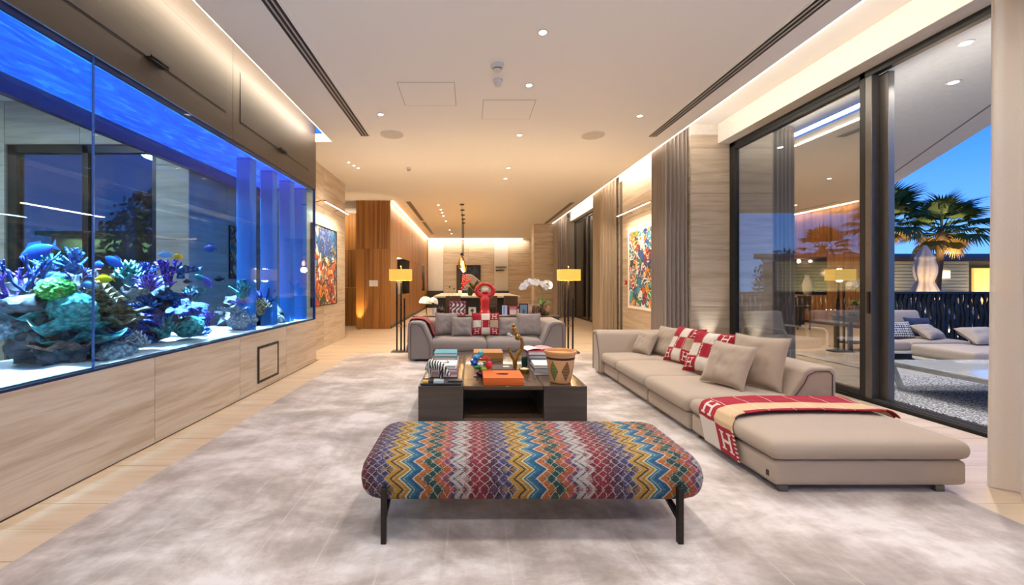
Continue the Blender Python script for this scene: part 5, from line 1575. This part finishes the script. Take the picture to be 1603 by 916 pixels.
# ------------------------------------------------------------------ dining end
DT = thing('dining_counter', 'long dark dining counter with a pale stone top under the pendants', 'counter', (.22, 14.6, 0))
L = lambda mb: rel(mb, DT)
L(MB().box(-1.10, 1.54, 12.75, 16.45, .90, .95)).build('worktop', STONE, DT, bevel=.004)
L(MB().box(-1.02, 1.46, 12.85, 16.35, .08, .90)).build('carcass', flat('#1e1a18', .35), DT)
L(MB().box(-.96, 1.40, 12.9, 16.3, 0, .08)).build('plinth', BLACK, DT)
for i in range(4): L(MB().box(-1.0 + i * .615, -1.0 + i * .615 + .605, 12.835, 12.85, .10, .88)).build('door', flat('#231e1b', .3), DT, bevel=.002)
def chair(label, x, y, rz):
    t = thing('dining_chair', label, 'chair', (x, y, 0), rz, 'dark chairs at the dining counter')
    MB().soft(-.22, .22, -.22, .22, .60, .68, .03).build('seat', flat('#2b241f', .7), t, smooth=3.2)
    MB().soft(-.22, .22, .19, .24, .70, .98, .022).build('backrest', flat('#3a2a20', .6), t, smooth=3.2)
    for sx in (-.19, .19):
        MB().bar((sx, -.19, 0), (sx, -.18, .62), .03).build('leg', flat('#4a3020', .5), t)
        MB().bar((sx, .21, 0), (sx, .23, .97), .03).build('leg', flat('#4a3020', .5), t)
chair('dark chair with wooden legs at the window end of the dining counter', 1.30, 12.35, 2.6)
chair('dark chair in the middle of the near side of the dining counter', .55, 12.40, 3.3)
chair('dark chair near the wood wall end of the dining counter', -.45, 12.40, 3.05)
t = thing('flower_arrangement', 'vase of tall red blooms and green leaves on the dining counter', 'flowers', (.02, 13.3, .951))
MB().lathe([(.06, 0), (.09, .08), (.10, .16), (.06, .24), (.07, .26), (.05, .25)], n=20).build('vase', flat('#1d2a22', .3), t, smooth=.8)
GL = flat('#3f5a22', .5, name='green_leaf'); OR = flat('#c98a3a', .5, name='amber_leaf'); RD = flat('#c01a20', .45, name='red_petal')
lm = MB().grid(lambda u, v: (.035 * math.sin(PI * (.06 + .9 * u)) * (v - .5) * 2, -.10 * u * u, .34 * u), 7, 2)
lme = lm.mesh('leaf', GL, 3); lme2 = lm.mesh('leaf', OR, 3)
rnd = random.Random(9)
for k in range(30):
    a = rnd.uniform(0, 2 * PI); inst(lme if k % 4 else lme2, 'leaf', t, (.13 + .05 * math.cos(a), .05 * math.sin(a), .16), (rnd.uniform(.2, 1.1), 0, a + PI / 2), (1, 1, rnd.uniform(.7, 1.25)))
rm = MB()
for k in range(7): rm.ball((.02 * math.sin(k * 2), 0, .05 + k * .07), (.05 - .003 * k, .04, .045), 1, .3, 2, k)
rme = rm.mesh('red_bloom', RD, 1)
inst(rme, 'red_bloom', t, (-.26, 0, .18), (0, .12, 0)); inst(rme, 'red_bloom', t, (-.20, 0, .35), (0, .9, 0), (.8, .8, .7)); inst(rme, 'red_bloom', t, (-.20, .05, .30), (0, .35, 1), (.8, .8, .8))
MB().tube([(0, 0, .2), (-.15, 0, .22), (-.26, 0, .26)], .01, 6).build('stem', GL, t)
for i, (x, s, lb) in enumerate(((-.62, 1, 'clear glass decanter on the dining counter, taller of two'), (-.48, .8, 'shorter clear glass carafe on the dining counter'))):
    t = thing('decanter', lb, 'decanter', (x, 13.2, .951), 0, 'glassware on the dining counter')
    MB().lathe([(.05 * s, 0), (.085 * s, .03), (.085 * s, .09 * s), (.03 * s, .15 * s), (.022 * s, .22 * s), (.035 * s, .25 * s)], n=20).build('body', CLEAR, t, smooth=.9)
    MB().ball((0, 0, .275 * s), .03 * s, 2).build('stopper', flat('#3a3634', .2), t, smooth=3)
t = thing('menu_card', 'folded white card standing beside the carafe on the counter', 'card', (-.30, 13.15, .951))
MB().add([(-.06, -.03, 0), (.06, -.03, 0), (.06, 0, .17), (-.06, 0, .17), (.06, .03, 0), (-.06, .03, 0)], [(0, 1, 2, 3), (3, 2, 4, 5)]).build('card', flat('#e8e4dc', .6), t)
# pendants
for i, Yp in enumerate((13.0, 14.0, 15.0, 16.0, 17.0)):
    t = thing('pendant_lamp', ('nearest' if i == 0 else ('second', 'third', 'fourth', 'farthest')[i - 1]) + ' glass teardrop pendant in the row over the dining counter', 'pendant lamp', (-.235, Yp, 0), 0, 'row of pendant lamps over the dining counter')
    MB().lathe([(.07, ZC - .03), (.07, ZC), (.001, ZC)], n=20).build('canopy', BRONZE, t, smooth=.6)
    MB().cyl(0, 0, 2.28, ZC - .02, .006, n=6).build('cord', BLACK, t)
    MB().lathe([(.02, 2.28), (.045, 2.25), (.045, 2.20), (.02, 2.19)], n=16).build('cap', BRONZE, t, smooth=.6)
    MB().lathe([(.03, 2.20), (.07, 2.12), (.13, 1.98), (.135, 1.90), (.10, 1.82), (.04, 1.79)], n=24).build('glass_shade', flat('#d9b57a', .15, name='amber_glass') if False else glass('amber_glass', (1.0, .80, .5, 1), .08, 1), t, smooth=1)
    MB().ball((.02, 0, 1.95), (.04, .04, .08), 2).build('bulb', glow((1, .72, .36, 1), 14, 'pendant_bulb'), t, smooth=3)
    if i % 2 == 0: point('pendant_light', (-.235, Yp, 1.75), 40, WARMER, .08)
for x0, x1, lb in ((-2.27, -1.43, 'low dark cabinet below the pale panel next to the wood wall'), (1.35, 2.13, 'low dark cabinet below the middle pale panel of the dining wall')):
    t = thing('low_cabinet', lb, 'cabinet', ((x0 + x1) / 2, 22.95, 0), 0, 'low cabinets at the dining wall')
    w_ = (x1 - x0) / 2
    MB().box(-w_, w_, -.2, .2, 0, .92).build('body', flat('#2a2420', .4), t, bevel=.003)
    for s_ in (-1, 1): MB().box(min(0, s_ * w_) + .006, max(0, s_ * w_) - .006, -.215, -.2, .05, .9).build('door', flat('#332b26', .35), t, bevel=.002)
for z, w_, lb in ((2.22, .60, 'upper thin dark shelf bar on the pale dining panel'), (2.04, .44, 'lower thin dark shelf bar on the pale dining panel')):
    t = thing('wall_shelf', lb, 'shelf', (1.42 + w_ / 2, 23.17, z), 0, 'thin shelf bars on the dining wall')
    MB().box(-w_ / 2, w_ / 2, -.16, 0, -.02, .02).build('board', BRONZE, t)
    MB().box(-w_ / 2 + .05, -w_ / 2 + .09, -.12, 0, -.05, -.02).build('bracket', BRONZE, t)
# niche displays in the wood wall
t = thing('white_vase', 'tall white vase in the first niche of the wood wall', 'vase', (-2.52, 14.6, .95))
MB().lathe([(.10, 0), (.15, .15), (.16, .35), (.10, .55), (.07, .62), (.09, .68), (.06, .66)], n=24).build('body', flat('#e6e0d6', .35), t, smooth=.9)
t = thing('niche_mirror', 'dark glass panel at the back of the first niche', 'panel', (-2.735, 14.7, 1.58))
MB().box(-.01, .01, -1.0, 1.0, -.6, .6).build('panel', flat('#3a2e28', .12), t)
t = thing('gold_vase', 'tall gilded vase glowing in the farther niche of the wood wall', 'vase', (-2.52, 21.2, .95))
MB().lathe([(.10, 0), (.18, .2), (.16, .5), (.08, .8), (.10, .95), (.07, .93)], n=24).build('body', GOLD, t, smooth=.9)
point('niche_light', (-2.52, 15.0, 2.12), 18, WARM, .05); point('niche_light', (-2.52, 21.3, 2.15), 30, WARM, .05)
# ------------------------------------------------------------------ OUTSIDE: terrace on the right
mt = Mat('terrace_paving'); c0 = mt.coords('Object')
brk = mt.node('ShaderNodeTexBrick', {'Vector': c0, 'Color1': lin('#a5a29d'), 'Color2': lin('#b0ada8'), 'Mortar': lin('#5f5d5a'), 'Scale': 1.0, 'Mortar Size': .004, 'Brick Width': .9, 'Row Height': .9}, offset=0.0)
n = mt.noise(c0, 12, 5); mt.set(mt.mix(n * .4, brk.outputs[0], '#6f6d6a'), .45)
struct('ground_terrace', MB().box(4.72, 40, -4, 40, -.3, -.02), flat('#6a6864', .7, name='terrace_base'))
GT = bpy.data.objects['ground_terrace']
cache = MB().box(-.448, .448, -.448, .448, -.02, 0).mesh('paving_slab', mt.m)
for i in range(8):
    for j in range(9): inst(cache, 'paving_slab', GT, (5.18 + .9 * i, 1.5 + .9 * j, 0))
MB().box(4.72, 40, 9.15, 40, -.02, 0).build('paving_far', mt.m, GT)
SFm = flat('#d8d4cd', .8, name='soffit_render')
sp = [(4.72, 1.2), (11.0, 11.2), (13.3, 14.8), (4.72, 14.8)]
ro = struct('roof_terrace', MB().prism(sp, 'z', 3.80, 4.15), SFm)
dx, dy = 6.28, 10.0; q = math.hypot(dx, dy)
MB().bar((5.0 - .28, 1.2 + .75, 3.797), (13.3 - .35, 14.8 + .1, 3.797), .02, .008).build('drip_groove', flat('#6d6a66', .7), ro)
for x, y, lb in ((5.06, 4.3, 'round downlight in the terrace soffit nearest the sheer curtain'), (5.9, 5.14, 'second downlight in the terrace soffit, farther out'), (5.6, 7.6, 'soffit downlight above the outdoor armchair'), (7.6, 8.0, 'soffit downlight above the outdoor sofa')):
    downlight(x, y, lb, 1.3, 240, 2.4, 3.80, NEUT)
struct('wall_outside', MB().box(4.75, 5.3, 9.6, 24, 0, 3.8), STONE_GREY)

mg = Mat('speckled_outdoor_rug'); n = mg.noise(mg.coords('Object'), 55, 2, .7); mg.set(mg.ramp(n, [(.42, '#3f4042'), (.52, '#8d8e90'), (.60, '#cfcfd0')]), .95).bump(n, .5, .01)
tag(MB().soft(4.85, 8.4, 2.6, 6.1, .001, .015, .006).build('outdoor_rug', mg.m, smooth=.8), 'speckled grey outdoor rug under the white low table', 'rug')
OF = m_fabric('outdoor_cushion', '#a89a8d')
def arm_loop(t, x, y0, y1, z):
    MB().tube([(x, y0, 0.0), (x, y0, z - .05), (x, y0 + .05, z), (x, y1 - .05, z), (x, y1, z - .05), (x, y1, 0)], .02, 8).build('arm_frame', WMETAL, t, smooth=1)
t = thing('outdoor_sofa', 'taupe outdoor sofa on a white metal frame by the dark fence', 'sofa', (7.55, 7.65, 0))
MB().box(-1.05, 1.05, -.45, .45, .14, .19).build('frame', WMETAL, t, bevel=.01)
for x in (-1.0, 1.0):
    for y in (-.4, .4): MB().bar((x, y, 0), (x, y, .15), .05).build('leg', WMETAL, t)
for x in (-.52, .52): MB().soft(x - .515, x + .515, -.46, .30, .19, .35, .05, .02).build('seat_cushion', OF, t, smooth=3.2)
for x in (-.52, .52):
    b = MB().soft(-.5, .5, -.09, .09, 0, .50, .06); b.xf(Matrix.Translation((x, .33, .34)) @ Matrix.Rotation(-.28, 4, 'X')); b.build('back_cushion', OF, t, smooth=3.2)
b = MB().soft(-.09, .09, -.36, .36, 0, .34, .06); b.xf(Matrix.Translation((-.98, -.05, .34)) @ Matrix.Rotation(-.25, 4, 'Y')); b.build('arm_cushion', OF, t, smooth=3.2)
arm_loop(t, -1.08, -.42, .42, .56)
t2 = thing('outdoor_daybed', 'taupe outdoor daybed module beside the white low table', 'daybed', (8.1, 6.35, 0))
MB().box(-1.0, 1.0, -.42, .42, .14, .19).build('frame', WMETAL, t2, bevel=.01)
for x in (-.95, .95):
    for y in (-.38, .38): MB().bar((x, y, 0), (x, y, .15), .05).build('leg', WMETAL, t2)
MB().soft(-1.02, 1.02, -.44, .44, .19, .37, .05, .02).build('seat_cushion', OF, t2, smooth=3.2)
CHK = vcol('checked_outdoor_print', .9, .2)
def gingham(u, v):
    a = (u * 14) % 1 < .5; b = (v * 7) % 1 < .5
    return lin('#24262c')[:3] if a and b else (lin('#8a8a8e')[:3] if a or b else lin('#e4e2de')[:3])
cushion('cushion', 'black and white gingham cushion on the outdoor sofa', (7.62, 7.52, .36), .58, .32, .12, 0.05, -.4, CHK, gingham, 'cushions on the terrace seating', 20)
cushion('cushion', 'slumped taupe cushion at the end of the outdoor sofa', (8.10, 7.45, .36), .50, .34, .16, .35, -.9, OF, None, 'cushions on the terrace seating', 21)
cushion('cushion', 'long taupe cushion lying on the outdoor daybed', (8.05, 6.62, .385), .62, .36, .17, .1, -.95, OF, None, 'cushions on the terrace seating', 22)
NAVY = m_fabric('navy_outdoor', '#1d2c50')
cushion('cushion', 'navy blue cushion on the outdoor daybed', (8.50, 6.60, .385), .34, .36, .15, -.1, -.5, NAVY, None, 'cushions on the terrace seating', 23)
cushion('cushion', 'navy blue cushion leaning at the back of the outdoor sofa', (8.28, 7.78, .36), .40, .36, .13, -.2, -.3, NAVY, None, 'cushions on the terrace seating', 24)
t = thing('outdoor_low_table', 'low white framed outdoor table with a glossy pale top', 'table', (6.15, 4.78, 0))
mtp = Mat('pale_glazed_stone'); n = mtp.noise(mtp.coords('Object'), 5, 6); mtp.set(mtp.mix(n, '#b9bcbd', '#dadbd9'), .08, coat=.5)
MB().box(-.82, .82, -.66, .66, .335, .36).build('top', mtp.m, t, bevel=.004)
MB().box(-.80, .80, -.64, -.60, .295, .335).box(-.80, .80, .60, .64, .295, .335).box(-.80, -.76, -.60, .60, .295, .335).box(.76, .80, -.60, .60, .295, .335).build('frame', WMETAL, t, bevel=.004)
for sx in (-1, 1):
    for sy in (-1, 1): MB().bar((sx * .70, sy * .54, 0.016), (sx * .76, sy * .60, .30), .05).build('leg', WMETAL, t, bevel=.004)
t = thing('outdoor_armchair', 'white framed outdoor armchair seen through the sliding glass', 'armchair', (5.55, 7.45, 0), .25)
MB().box(-.40, .40, -.40, .40, .20, .24).build('frame', WMETAL, t, bevel=.008)
MB().soft(-.38, .38, -.40, .30, .24, .40, .05, .02).build('seat_cushion', OF, t, smooth=3.2)
b = MB().soft(-.38, .38, -.08, .08, 0, .46, .06); b.xf(Matrix.Translation((0, .30, .38)) @ Matrix.Rotation(-.25, 4, 'X')); b.build('back_cushion', OF, t, smooth=3.2)
for sx in (-.44, .44): arm_loop(t, sx, -.40, .42, .56)
t = thing('outdoor_side_table', 'small round white side table beside the outdoor armchair', 'table', (6.2, 6.75, 0))
MB().lathe([(.001, .44), (.24, .44), (.25, .45), (.24, .46), (.001, .46)], n=32).build('top', WMETAL, t, smooth=.6)
for k in range(3): MB().bar((.10 * math.cos(k * 2.1), .10 * math.sin(k * 2.1), .44), (.20 * math.cos(k * 2.1), .20 * math.sin(k * 2.1), 0), .025).build('leg', WMETAL, t)

# wavy dark timber fence
t = thing('timber_fence', 'dark fence of wavy upright timber poles around the terrace', 'fence', (10.2, 8.75, 0))
FB = m_wood('black_timber', [(.3, '#070706'), (.5, '#0f0f0e'), (.7, '#161614')], (8, 8, .8), .6)
vars_ = []
for k in range(5):
    rnd = random.Random(k + 40)
    pts = [(rnd.uniform(-.02, .02), rnd.uniform(-.015, .015), 1.12 * i / 9) for i in range(10)]
    m = MB().tube(pts, [.038 + rnd.uniform(-.014, .012) for _ in pts], 7)
    vars_.append(m.mesh('pole', FB, 1))
x = -5.0; k = 0
while x < 5.4:
    inst(vars_[(k * 3) % 5], 'pole', t, (x, 0, 0), (0, 0, k * 1.3)); x += .098; k += 1
MB().box(-5.1, 5.5, -.06, .06, 1.12, 1.17).build('top_rail', FB, t, bevel=.01)
MB().box(-5.1, 5.5, .045, .075, .25, .31).build('bottom_rail', FB, t)
point('parasol_fill_light', (13.3, 11.7, .4), 280, (1, .74, .46), .1)  # unseen point light added to warm the parasol
area('terrace_fill_light', (4.76, 4.4, 3.25),   .06, 60, NEUT, (PI / 2, 0, -PI / 2), 8.5)  # unseen area light added to lighten the terrace soffit
bpy.data.objects['terrace_fill_light'].data.size, bpy.data.objects['terrace_fill_light'].data.size_y = 8.5, .06
# neighbouring pavilion
t = thing('pavilion', 'low timber slatted pavilion beyond the fence with a lit doorway', 'building', (21, 18.6, 0))
SL = m_wood('weathered_slats', [(.3, '#8d8468'), (.6, '#b3a987')], (.6, 4, 8), .7)
MB().box(-7, 7, .10, 1.5, 0, 2.35).build('wall', flat('#5b563f', .8), t)
slat = MB().box(-6.6, 1.95, 0, .08, -.062, .062).mesh('slat', SL)
slat2 = MB().box(-1.75, 1.75, 0, .08, -.062, .062).mesh('slat', SL)
for i in range(14):
    z = .35 + i * .145
    inst(slat, 'slat', t, (-.9, 0.02, z)); inst(slat2, 'slat', t, (5.2, .02, z))
MB().prism([(-.7, 2.28), (1.6, 2.5), (1.6, 2.75), (-.7, 2.46)], 'x', -7.4, 7.4).build('roof', flat('#4d3a33', .7), t)
MB().box(1.25, 3.2, .0, .09, .2, 2.0).build('doorway', glow((1, .52, .12, 1), .9, 'lit_doorway'), t)
MB().box(-7, 7, -.6, .02, .0, .22).build('plinth', flat('#b7b09c', .8), t)
lb_ = MB().box(-.38, .38, -.16, 0, -.17, .17)
lb_.xf(Matrix.Translation((-.35, 0, 1.72))); lb_.build('wall_lamp', glow((1, .78, .42, 1), 2.0, 'wall_lamp_glow'), t)
for x, p in ((15.4, 200), (17.6, 140), (23.2, 160)):
    area('pavilion_uplight', (x, 17.85, .25), .5, p * .8, (1, .80, .45), (PI - .35, 0, 0), 1.2)
# closed parasol
t = thing('closed_parasol', 'closed beige parasol standing beyond the fence', 'parasol', (14.15, 13.1, 0))
MB().cyl(0, 0, .06, 2.52, .03).build('pole', ALU, t)
MB().cyl(0, 0, 0, .06, .35, n=28).build('base', CHAR, t)
def can(u, v):
    a = 2 * PI * u; pr = [(0, .44), (.15, .38), (.30, .26), (.34, .25), (.48, .33), (.60, .34), (.74, .27), (.76, .31), (.90, .16), (1, .05)]
    for (a0, r0), (a1, r1) in zip(pr, pr[1:]):
        if a0 <= v <= a1: r = r0 + (r1 - r0) * (v - a0) / (a1 - a0); break
    r *= .95 + .12 * math.sin(8 * a + .6 * math.sin(v * 5)) * (1 - v * .6)
    return (r * math.cos(a) * .82, r * math.sin(a) * .82, .85 + 1.67 * v)
MB().grid(can, 96, 30, wrapu=True).build('canopy', m_fabric('parasol_canvas', '#b3a592', 200), t, smooth=1.2)
MB().tube([(.20 * math.cos(a), .20 * math.sin(a), 1.57) for a in np.linspace(0, 2 * PI, 25)], .02, 6, cap=False).build('strap', flat('#8a7c6c', .8), t)

# palms
FR = Mat('palm_leaf'); n = FR.noise(FR.coords('Object', rnd=True), 2, 3); FR.set(FR.mix(n, '#26401c', '#4f6428'), .6); FR = FR.m
FRd = Mat('dry_palm_leaf'); FRd.set('#7a5f2c', .8); FRd = FRd.m
def frond(seed, mat, L=1.5):
    rnd = random.Random(seed); m = MB()
    m.tube([(0, 0, 0), (L * .3, 0, .08 * L), (L * .55, 0, .10 * L)], [.025, .018, .014], 5)
    for k in range(26):
        a = -1.35 + 2.7 * k / 25; l = L * .62 * (1 - .28 * abs(a) / 1.35) * rnd.uniform(.9, 1.05)
        p0 = Vector((L * .52, 0, .10 * L)); d = Vector((math.cos(a), math.sin(a), .12)); n_ = Vector((-math.sin(a), math.cos(a), 0)) * .030 * L
        p1 = p0 + d * l * .55; p2 = p0 + d * l + Vector((.05, 0, -.30 * l - rnd.uniform(0, .12) * l))
        m.add([p0 - n_ * .3, p0 + n_ * .3, p1 + n_, p1 - n_, p2], [(0, 1, 2, 3), (3, 2, 4)])
    return m.mesh('frond', mat)
fr_m = [frond(i, FR) for i in range(3)]; fr_d = frond(9, FRd, 1.1)
BARK = flat('#5a452e', .9, name='palm_bark')
def palm(label, x, y, h, n, lean, wind, seed):
    t = thing('palm_tree', label, 'palm', (x, y, 0), 0, 'palms beyond the fence')
    MB().tube([(0, 0, 0), (lean * .3, 0, h * .4), (lean, 0, h)], [.15, .13, .12], 12).build('trunk', BARK, t, smooth=1)
    m = MB(); m.ball((lean, 0, h), (.19, .19, .3), 2, .3, 2, seed); m.build('crown_shaft', BARK, t, smooth=1)
    rnd = random.Random(seed)
    for k in range(n):
        az = 2 * PI * k * .618; el = 1.25 - 2.1 * (k / n)
        dry = el < -.35
        d = Vector((math.cos(az) * math.cos(el) + wind, math.sin(az) * math.cos(el), math.sin(el))).normalized()
        r = d.to_track_quat('X', 'Z').to_euler()
        s = rnd.uniform(.85, 1.15)
        inst(fr_d if dry else fr_m[k % 3], 'frond', t, (lean, 0, h + .1), r, (s, s, s))
palm('tall windswept palm directly behind the closed parasol', 18.75, 17.0, 3.25, 36, .3, .35, 5)
palm('palm half hidden behind the dark window post', 16.65, 16.9, 3.5, 36, 0, .25, 8)
palm('farther palm low behind the pavilion roof', 20.0, 24.0, 3.0, 22, .1, .2, 11)
spot('palm_uplight', (18.3, 15.9, 1.8), 600, (1, .72, .35), (PI - .4, .35, 0), 1.4, .8, .1)
spot('palm_uplight', (16.3, 15.8, 1.8), 450, (1, .72, .35), (PI - .3, .2, 0), 1.4, .8, .1)
# bushes and far hill
def bush(label, x, y, r, h, seed, name='garden_bush', n=900, mat=None, cat='bush'):
    rnd = random.Random(seed); m = MB()
    for k in range(n):
        a, b, q = rnd.uniform(0, 2 * PI), math.acos(rnd.uniform(-.2, 1)), rnd.uniform(.65, 1)
        c = Vector((r * q * math.sin(b) * math.cos(a), r * .7 * q * math.sin(b) * math.sin(a), h * (.35 + .65 * q * math.cos(b))))
        d = Vector((rnd.uniform(-1, 1), rnd.uniform(-1, 1), rnd.uniform(-.3, 1))).normalized() * .14; e_ = d.cross(Vector((rnd.uniform(-1, 1), rnd.uniform(-1, 1), 1))).normalized() * .05
        m.add([c - d, c + e_, c + d, c - e_], [(0, 1, 2, 3)])
    t = thing(name, label, cat, (x, y, 0))
    tag(m.build('foliage', mat or flat('#24361d', .8, name='bush_leaf'), t), kind='stuff')
    MB().tube([(0, 0, 0), (.05, 0, h * .5)], [.08, .04], 6).build('stem', BARK, t)
    return t
for i, (x, y, r, h, lb) in enumerate(((15.8, 21.2, 1.5, 3.1, 'dark bush behind the pavilion roof next to the window post'), (18.6, 21.6, 1.6, 2.9, 'dark bush behind the pavilion between the two palms'), (22.2, 21.8, 1.7, 2.8, 'dark bush behind the pavilion at the far palm side'))):
    bush(lb, x, y, r, h, i + 60)
hb = MB(); hb.ball((0, 0, 0), (34, 14, 11.5), 4, .18, 2.4, 4)
for k in range(60):
    rnd = random.Random(k); a = rnd.uniform(-1, 1); hb.ball((a * 30, rnd.uniform(-8, 2), 11.0 * math.sqrt(max(0, 1 - a * a)) * .98), rnd.uniform(.8, 2.2), 1, .3, 2, k)
struct('hill_far', hb, flat('#16241c', .95, name='far_hill'), loc=(165, 112, 0), smooth=1.0)

# ------------------------------------------------------------------ OUTSIDE: garden beyond the window behind the tank
struct('ground_garden', MB().box(-14, -3.9, 5.8, 16, -.3, -.02), flat('#3a3d38', .9, name='garden_soil'))
struct('wall_garden', MB().box(-14, -3.9, 11.6, 11.9, 0, 2.3), flat('#2a3a3e', .8, name='garden_wall'))
t = thing('garden_recess', 'warm lit recess with shelves seen through the tank window', 'recess', (-9.0, 11.3, 0))
MB().box(-2.2, 1.5, 0, .28, .4, 2.6).build('back', flat('#a89468', .7), t)
for z in (.55, 1.35, 2.1): MB().box(-2.2, 1.5, -.3, 0, z, z + .05).build('shelf', flat('#8a7a62', .6), t)
MB().box(-2.3, 1.6, -.35, .28, 2.6, 2.7).build('canopy', flat('#3a3a3e', .6), t)
area('recess_light', (-9.2, 11.1, 2.55), .2, 160, (1, .74, .42), (0, 0, 0), 3.2)
bpy.data.objects['recess_light'].rotation_euler = (0, 0, PI / 2)
t = thing('garden_tree', 'dark leafy tree lit from below outside the tank window', 'tree', (-6.3, 8.6, 0))
for i, pts in enumerate((((0, 0, 0), (.1, 0, .8), (.05, 0, 1.6), (.3, 0, 2.6)), ((.08, 0, .8), (.5, .1, 1.5), (.8, 0, 2.4)), ((.05, 0, 1.1), (-.4, 0, 1.8), (-.6, .1, 2.5)), ((.6, 0, 0), (.75, 0, .9), (1.1, .1, 1.9)))):
    MB().tube(pts, [.10 - .02 * min(i, 2), .07, .05, .03][:len(pts)], 8).build('trunk', flat('#8a7a58', .9), t, smooth=1)
m = MB(); rnd = random.Random(77)
for k in range(2600):
    th, ph, q = rnd.uniform(0, 2 * PI), rnd.uniform(0, PI), rnd.uniform(.5, 1)
    c = Vector((.2 + 1.35 * q * math.cos(th) * math.sin(ph), .8 * q * math.sin(th) * math.sin(ph), 2.15 + 1.15 * q * math.cos(ph)))
    d = Vector((rnd.uniform(-1, 1), rnd.uniform(-1, 1), rnd.uniform(-1, 1))).normalized() * .09; e_ = d.cross(Vector((rnd.uniform(-1, 1), 1, .3))).normalized() * .035
    m.add([c - d, c + e_, c + d, c - e_], [(0, 1, 2, 3)])
tag(m.build('foliage', flat('#2c4a30', .7, name='tree_leaf'), t), kind='stuff')
spot('garden_uplight', (-5.9, 8.0, .1), 160, (1, .8, .4), (PI - .25, 0, 0), 1.3, .8, .1)
area('annex_light', (-5.6, 3.4, 3.7), 1.0, 130, NEUT)

# uplighter lamps added out of view behind the camera to brighten the ceiling
for x, lb in ((-1.9, 'added slim uplighter floor lamp behind the camera on the aquarium side'), (2.4, 'added slim uplighter floor lamp behind the camera on the window side')):
    t = thing('added_uplighter', lb, 'lamp', (x, -1.6, 0), 0, 'added uplighter lamps at the near end of the room')
    MB().lathe([(.16, 0), (.16, .02), (.02, .03)], n=28).build('base', BRONZE, t, smooth=.6)
    MB().cyl(0, 0, .02, 1.75, .014).build('pole', BRONZE, t, smooth=1)
    MB().lathe([(.02, 1.74), (.11, 1.80), (.16, 1.90), (.15, 1.90), (.10, 1.81), (.001, 1.77)], n=28).build('bowl', BRONZE, t, smooth=.8)
    spot('added_uplighter_beam', (x, -1.6, 1.93), 240, (.76, .85, 1), (PI - .55, 0, 0), 2.5, .9, .1)
